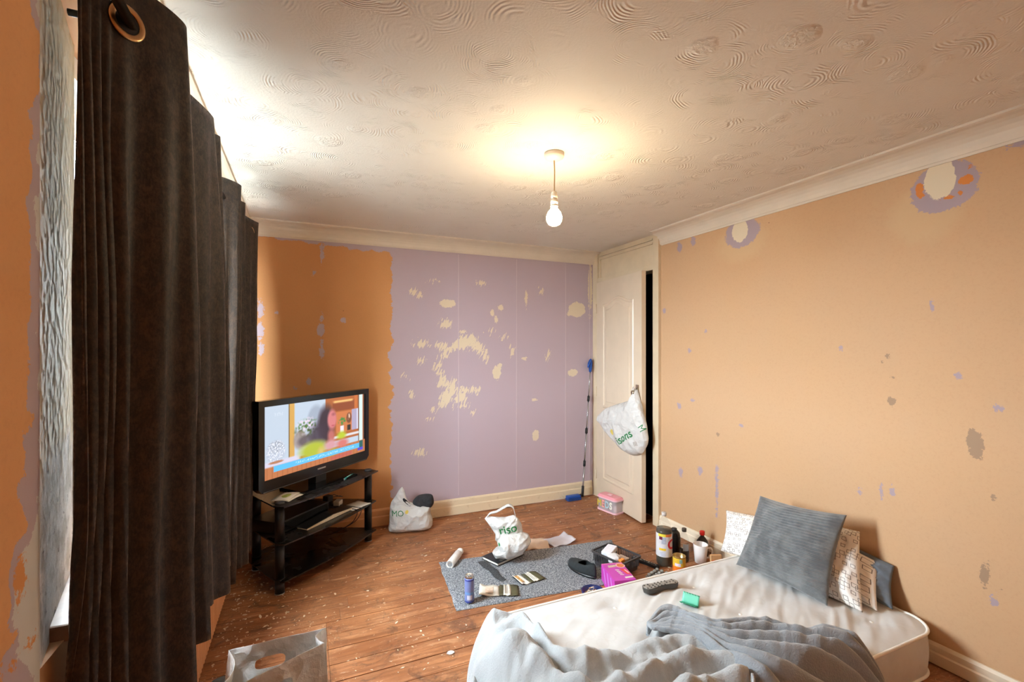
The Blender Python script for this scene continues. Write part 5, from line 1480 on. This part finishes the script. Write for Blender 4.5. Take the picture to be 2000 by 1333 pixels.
# magenta carton
mg = thing('snack_box', 'magenta cardboard snack carton with an orange picture between slipper and mattress', 'carton', (1.665, 2.232, 0.0), math.radians(-14.5))
m_mag = plain('magenta_card', (198, 66, 176), 0.4, 0.05, 12); m_magd = plain('magenta_dark', (150, 36, 110), 0.4)
m = MB(); m.box(-0.064, 0.064, -0.105, 0.105, 0.0, 0.105, 0.0015); m.build('carton', m_mag, mg)
def flat(nm, pts, mat, z=0.1058):
    m = MB(); m.add([(x, y, z) for x, y in pts], [tuple(range(len(pts)))]); m.build(nm, mat, mg)
flat('top_edge', [(-.064, .095), (.064, .095), (.064, .105), (-.064, .105)], plain('magenta_pale', (226, 120, 176), 0.4))
flat('cream_logo', [(-.040, .050), (.010, .055), (.012, .080), (-.035, .078)], plain('logo_cream', (206, 186, 160), 0.5, 0.2, 80))
flat('orange_plate', [(.040 + .028 * math.cos(2 * PI * k / 20), .068 + .028 * math.sin(2 * PI * k / 20)) for k in range(20)], plain('plate_pink', (236, 190, 190), 0.5))
flat('orange_food', [(.040 + .022 * math.cos(2 * PI * k / 20), .068 + .022 * math.sin(2 * PI * k / 20)) for k in range(20)], plain('food_orange', (216, 122, 70), 0.5, 0.2, 90), 0.1064)
flat('red_panel', [(.018, .030), (.056, .022), (.060, -.045), (.036, -.040)], plain('panel_red', (228, 70, 70), 0.45))
flat('white_bar', [(.040, .012), (.046, .012), (.056, -.028), (.050, -.030)], m_paper, 0.1064)
for k in range(4): flat('white_mark', [(-.012 + .002 * k, .022 - .019 * k), (.010 + .002 * k, .016 - .019 * k), (.012 + .002 * k, .008 - .019 * k), (-.010 + .002 * k, .013 - .019 * k)], m_paper, 0.1062)
flat('foot_bar', [(.010, -.070), (.060, -.064), (.060, -.080), (.010, -.086)], m_paper, 0.1060)
for k in range(3):
    m = MB(); y = .07 - .055 * k; m.add([(-.0646, y, .095), (-.0646, y - .012, .095), (-.0646, y - .045, .02), (-.0646, y - .030, .02)], [(0, 1, 2, 3)]); m.build('side_stripe', plain('stripe_lilac', (214, 150, 226), 0.4), mg)

# ashtray with cigarette ends
ash = thing('ashtray', 'navy blue glass ashtray full of cigarette ends, at the edge of the mattress', 'ashtray', (1.488, 2.228, 0.0))
m = MB(); m.lathe([(0.045, 0), (0.060, 0.010), (0.066, 0.034), (0.064, 0.036), (0.058, 0.032), (0.048, 0.012), (0.0, 0.010)], 32); m.build('bowl', plain('navy_glass', (30, 44, 96), 0.15), ash)
m = MB(); m.lathe([(0.0485, 0.0135), (0.0, 0.0145)], 24, caps=False); m.build('ash', plain('ash_grey', (120, 112, 108), 0.9, 0.3, 90), ash)
m_cig = plain('cigarette_paper', (222, 212, 198), 0.8, 0.08, 80); m_filt = plain('cigarette_filter', (200, 158, 108), 0.8)
rr2 = random.Random(5)
for k in range(16):
    a = rr2.uniform(0, 2 * PI); r = 0.038 * math.sqrt(rr2.random()); L_ = rr2.uniform(0.018, 0.030); th = rr2.uniform(0, PI)
    t = thing('cigarette_end', 'stubbed-out cigarette end in the navy ashtray', 'cigarette end', (1.488 + r * math.cos(a), 2.228 + r * math.sin(a), 0.020 + 0.006 * (k % 3)), th, 'cigarette ends in the ashtray')
    tilt = rr2.uniform(-.25, .25) * L_
    m = MB(); m.tube([(-L_ / 2, 0, -tilt), (0.1 * L_, 0, tilt * .2)], 0.0036, 7); m.build('paper_tube', m_cig, t)
    m = MB(); m.tube([(0.1 * L_, 0, tilt * .2), (L_ / 2, 0, tilt)], 0.0037, 7); m.build('filter', m_filt, t)

# blister pack, remote on the floor
bp = thing('blister_pack', 'grey clear blister packaging on the floor in front of the cola bottle', 'packaging', (1.985, 2.262, 0.0), math.radians(20))
m = MB(); m.box(-0.065, 0.065, -0.05, 0.05, 0.0, 0.006, 0.002); m.build('backing', plain('blister_grey', (120, 116, 108), 0.4, 0.3, 40), bp)
n = NT('blister_clear'); n.base(lin(160, 156, 148)); n.set(Roughness=0.15, Alpha=0.7); m_blis = n.m
for i in range(4):
    for j in range(3):
        m = MB(); m.lathe([(0.012, 0.006), (0.0115, 0.018), (0.008, 0.024), (0, 0.025)], 12, (-0.048 + 0.032 * i, -0.032 + 0.032 * j, 0)); m.build('blister', m_blis, bp)
rm2 = thing('remote_control', 'black remote control on the floorboards between basket and cola bottle', 'remote', (2.022, 2.425, 0.001), math.radians(-70))
remote(rm2, 0.20, 0.042, 0.018, m_black, m_black, 10, 3)

# bottles, tin, mug and glass by the wall
n = NT('clear_bottle'); n.base((1, 1, 1, 1)); n.set(Roughness=0.03, Alpha=0.09); n.b.inputs['Base Color'].default_value = lin(226, 214, 190); m_pet = n.m
n = NT('cola'); n.base(lin(22, 16, 12)); n.set(Roughness=0.08); m_cola = n.m
bt = thing('soft_drink_bottle', 'large half-full cola bottle with a white and yellow wrapper', 'bottle', (2.131, 2.372, 0.0))
R_ = 0.050
m = MB(); m.lathe([(0.036, 0.0), (0.046, 0.006), (R_, 0.020), (R_, 0.215), (0.047, 0.245), (0.036, 0.278), (0.020, 0.302), (0.0135, 0.312), (0.0135, 0.328)], 32, caps=False); m.build('bottle_wall', m_pet, bt)
m = MB(); m.lathe([(0.034, 0.002), (0.044, 0.008), (R_ - .0015, 0.021), (R_ - .0015, 0.215), (0.0468, 0.236), (0.0, 0.236)], 32); m.build('drink', m_cola, bt)
m = MB(); m.lathe([(0.0150, 0.318), (0.0155, 0.322), (0.0155, 0.338), (0.013, 0.340), (0, 0.340)], 20); m.build('cap', plain('cap_clear', (196, 190, 184), 0.3), bt)
ac = math.atan2(-2.372, -2.131)
def wrap(parent, nm, r, a0, a1, z0, z1, mat): return cyl_patch(r, ac + a0, ac + a1, z0, z1, 32).build(nm, mat, parent)
wrap(bt, 'wrapper', R_ + .0008, -PI, PI, 0.066, 0.212, plain('wrapper_white', (216, 214, 216), 0.35, 0.06, 30))
wrap(bt, 'wrapper_yellow', R_ + .0014, -0.75, 0.20, 0.196, 0.213, plain('wrapper_yel', (234, 214, 70), 0.4)); wrap(bt, 'wrapper_orange', R_ + .0014, 0.20, 1.1, 0.196, 0.213, plain('wrapper_org', (232, 130, 56), 0.4))
wrap(bt, 'wrapper_flash', R_ + .0014, -0.62, -0.20, 0.176, 0.196, plain('wrapper_plum', (110, 36, 60), 0.4)); wrap(bt, 'wrapper_grey', R_ + .0012, -0.3, 0.25, 0.150, 0.192, plain('wrapper_silver', (176, 182, 196), 0.4, 0.15, 60))
wrap(bt, 'wrapper_strip', R_ + .0014, -0.62, 0.22, 0.108, 0.122, plain('wrapper_gold', (236, 196, 50), 0.4, 0.2, 120)); wrap(bt, 'wrapper_foot', R_ + .0012, -0.5, 0.2, 0.070, 0.098, plain('wrapper_pale', (204, 208, 222), 0.4, 0.1, 60))
vv, ff = lettering('C', 0.085, 0.003)
m = MB(); rr_ = R_ + .0016
m.add([(rr_ * math.cos(ac + 1.02 + v_.x / R_), rr_ * math.sin(ac + 1.02 + v_.x / R_), 0.143 + v_.y) for v_ in vv], ff); m.build('wrapper_letter', plain('letter_red', (206, 34, 44), 0.4), bt, fix=False)

sb = thing('small_bottle', 'small nearly empty cola bottle behind the white mug', 'bottle', (2.292, 2.362, 0.0))
m = MB(); m.lathe([(0.024, 0.0), (0.031, 0.005), (0.032, 0.012), (0.032, 0.110), (0.030, 0.135), (0.020, 0.172), (0.013, 0.186), (0.0125, 0.205)], 26, caps=False); m.build('bottle_wall', m_pet, sb)
m = MB(); m.lathe([(0.023, 0.002), (0.0305, 0.006), (0.0305, 0.075), (0, 0.075)], 26); m.build('drink', m_cola, sb)
m = MB(); m.lathe([(0.0145, 0.192), (0.0145, 0.213), (0.012, 0.215), (0, 0.215)], 18); m.build('cap', plain('cap_dark', (74, 66, 56), 0.4), sb)
ac = math.atan2(-2.362, -2.292); wrap(sb, 'wrapper', 0.0326, -0.2, 1.0, 0.075, 0.118, plain('wrapper_blue', (176, 196, 214), 0.4))

dk = thing('dark_flask', 'black rounded flask standing by the skirting behind the cola bottle', 'flask', (2.300, 2.462, 0.0))
m = MB(); m.lathe([(0.036, 0), (0.042, 0.006), (0.042, 0.120), (0.036, 0.150), (0.022, 0.165), (0, 0.166)], 26); m.build('body', m_blackgloss, dk)
m = MB(); m.lathe([(0.018, 0.163), (0.018, 0.178), (0, 0.179)], 18); m.build('stopper', m_black, dk)

tin = thing('food_tin', 'opened food tin with a yellow and orange wrapper beside the cola bottle', 'tin', (2.150, 2.258, 0.0))
m = MB(); m.lathe([(0.038, 0), (0.040, 0.003), (0.0385, 0.006), (0.0385, 0.096), (0.0405, 0.100), (0.039, 0.1015), (0.0375, 0.098), (0.0375, 0.050), (0, 0.050)], 30); m.build('can_wall', plain('tin_gold', (190, 162, 110), 0.3, metal=0.8), tin)
m = MB(); m.lathe([(0.0370, 0.0505), (0.030, 0.074), (0, 0.078)], 20); m.build('contents', plain('tin_inside', (150, 116, 74), 0.6, 0.3, 60), tin)
ac = math.atan2(-2.258, -2.150)
wrap(tin, 'wrapper', 0.0390, -PI, PI, 0.008, 0.094, plain('tin_yellow', (232, 190, 60), 0.4, 0.05, 20)); wrap(tin, 'wrapper_band', 0.0394, -PI, PI, 0.008, 0.042, plain('tin_orange', (232, 120, 40), 0.4, 0.1, 40)); wrap(tin, 'wrapper_word', 0.0398, -0.7, 0.25, 0.046, 0.064, plain('tin_white', (226, 210, 226), 0.4, 0.15, 120)); wrap(tin, 'wrapper_picture', 0.0398, 0.05, 0.5, 0.066, 0.090, plain('tin_sky', (140, 176, 160), 0.4, 0.2, 60))

mug = thing('mug', 'white ceramic mug with its handle to the right, beside the bottles', 'mug', (2.372, 2.300, 0.0))
m_cer = plain('ceramic_white', (236, 232, 230), 0.2)
m = MB(); m.lathe([(0.034, 0), (0.036, 0.003), (0.046, 0.118), (0.0445, 0.120), (0.043, 0.117), (0.034, 0.010), (0, 0.008)], 32); m.build('cup', m_cer, mug)
d_ = Vector((0.914, -0.405, 0))
m = MB(); m.tube([tuple(crom([tuple(d_ * 0.041 + Vector((0, 0, .092))), tuple(d_ * 0.068 + Vector((0, 0, .090))), tuple(d_ * 0.078 + Vector((0, 0, .062))), tuple(d_ * 0.064 + Vector((0, 0, .034))), tuple(d_ * 0.037 + Vector((0, 0, .028)))], i / 16)) for i in range(17)], 0.0065, 8); m.build('handle', m_cer, mug)

lq = thing('liquor_bottle', 'small flat spirit bottle with a red cap against the wall', 'bottle', (2.462, 2.372, 0.0), math.radians(-45))
m = MB(); vv = []; prof = [(0.0, 1.0), (0.004, 1.06), (0.085, 1.06), (0.100, 0.98), (0.118, 0.62), (0.130, 0.36), (0.140, 0.30)]
for z, s_ in prof:
    for k in range(24):
        a = 2 * PI * k / 24; e = 0.7
        vv.append((0.036 * s_ * math.copysign(abs(math.cos(a)) ** e, math.cos(a)), max(0.011, 0.020 * s_) * math.copysign(abs(math.sin(a)) ** e, math.sin(a)), z))
m.add(vv, [(i * 24 + j, i * 24 + (j + 1) % 24, (i + 1) * 24 + (j + 1) % 24, (i + 1) * 24 + j) for i in range(len(prof) - 1) for j in range(24)] + [tuple(range(24))], True); m.build('glass', plain('dark_bottle_glass', (52, 46, 42), 0.08), lq)
m = MB(); m.lathe([(0.0155, 0.138), (0.017, 0.142), (0.017, 0.162), (0.014, 0.166), (0, 0.167)], 20); m.build('cap', plain('cap_red', (206, 34, 26), 0.35), lq)
m = MB(); m.add([(-0.027, -0.0225, 0.030), (0.027, -0.0225, 0.030), (0.027, -0.0225, 0.075), (0.012, -0.0225, 0.068), (0, -0.0225, 0.080), (-0.012, -0.0225, 0.068), (-0.027, -0.0225, 0.075)], [(0, 1, 2, 3, 4, 5, 6)]); m.build('front_print', plain('bottle_silver', (150, 152, 156), 0.4, 0.15, 90), lq)

gl = thing('tumbler', 'empty clear glass tumbler between the spirit bottle and the pillows', 'glass', (2.488, 2.255, 0.0))
m = MB(); m.lathe([(0.026, 0), (0.033, 0.105), (0.0315, 0.105), (0.025, 0.008), (0, 0.007)], 26); m.build('glass_wall', m_pet, gl)
m = MB(); m.lathe([(0.0262, 0.002), (0.0262, 0.006), (0, 0.0065)], 26); m.build('glass_base', m_pet, gl)
pk_ = thing('card_packet', 'tan cardboard packet leaning in front of the spirit bottle', 'packet', (2.415, 2.215, 0.0), math.radians(-20))
m = MB(); m.box(-0.035, 0.035, -0.010, 0.010, 0.0, 0.075, 0.002); m.build('sleeve', plain('tan_card', (208, 164, 116), 0.6, 0.1, 30), pk_)
m = MB(); m.box(-0.030, 0.030, -0.0108, -0.010, 0.010, 0.045); m.build('front_print', plain('print_orange', (214, 110, 54), 0.5, 0.2, 60), pk_)

# flakes of paint and dust nobody could count
fk = MB(); rr3 = random.Random(11)
def free(x, y):
    if mat_out(x, y) < 0.06: return False
    if 0.70 < x < 2.10 and 2.27 < y < 3.0: return False
    return True
cnt = 0
while cnt < 900:
    x, y = rr3.uniform(XL + 0.06, XR - 0.06), rr3.uniform(1.5, YB - 0.06)
    if rr3.random() < 0.45: x = XL + 0.08 + abs(rr3.gauss(0, 0.22))
    if not free(x, y) or x > XR - .05: continue
    r = rr3.choice((0.002, 0.003, 0.003, 0.004, 0.006)) * rr3.uniform(.7, 1.3); k = rr3.choice((4, 5, 6)); a0 = rr3.uniform(0, PI); st = rr3.uniform(1, 2.6)
    pts = [(r * st * math.cos(2 * PI * i / k) * rr3.uniform(.6, 1.2), r * math.sin(2 * PI * i / k) * rr3.uniform(.6, 1.2)) for i in range(k)]
    fk.prism([(x + px * math.cos(a0) - py * math.sin(a0), y + px * math.sin(a0) + py * math.cos(a0)) for px, py in pts], 0.0003, 0.0015); cnt += 1
o = fk.build('paint_flakes', plain('flake_cream', (222, 204, 180), 0.8, 0.15, 30)); tag(o, 'scattered cream paint flakes and dust on the floorboards', 'debris', kind='stuff')
wb = MB(); wb.prism([(0.016 * math.cos(2 * PI * k / 14) * (1 + .2 * math.sin(3 * k)), 0.013 * math.sin(2 * PI * k / 14)) for k in range(14)], 0.0, 0.004); o = at(wb.build('wax_blob', plain('wax_white', (232, 228, 222), 0.5)), (0.612, 2.075, 0.0005)); tag(o, 'white blob dropped on the bare boards left of the mattress', 'blob')
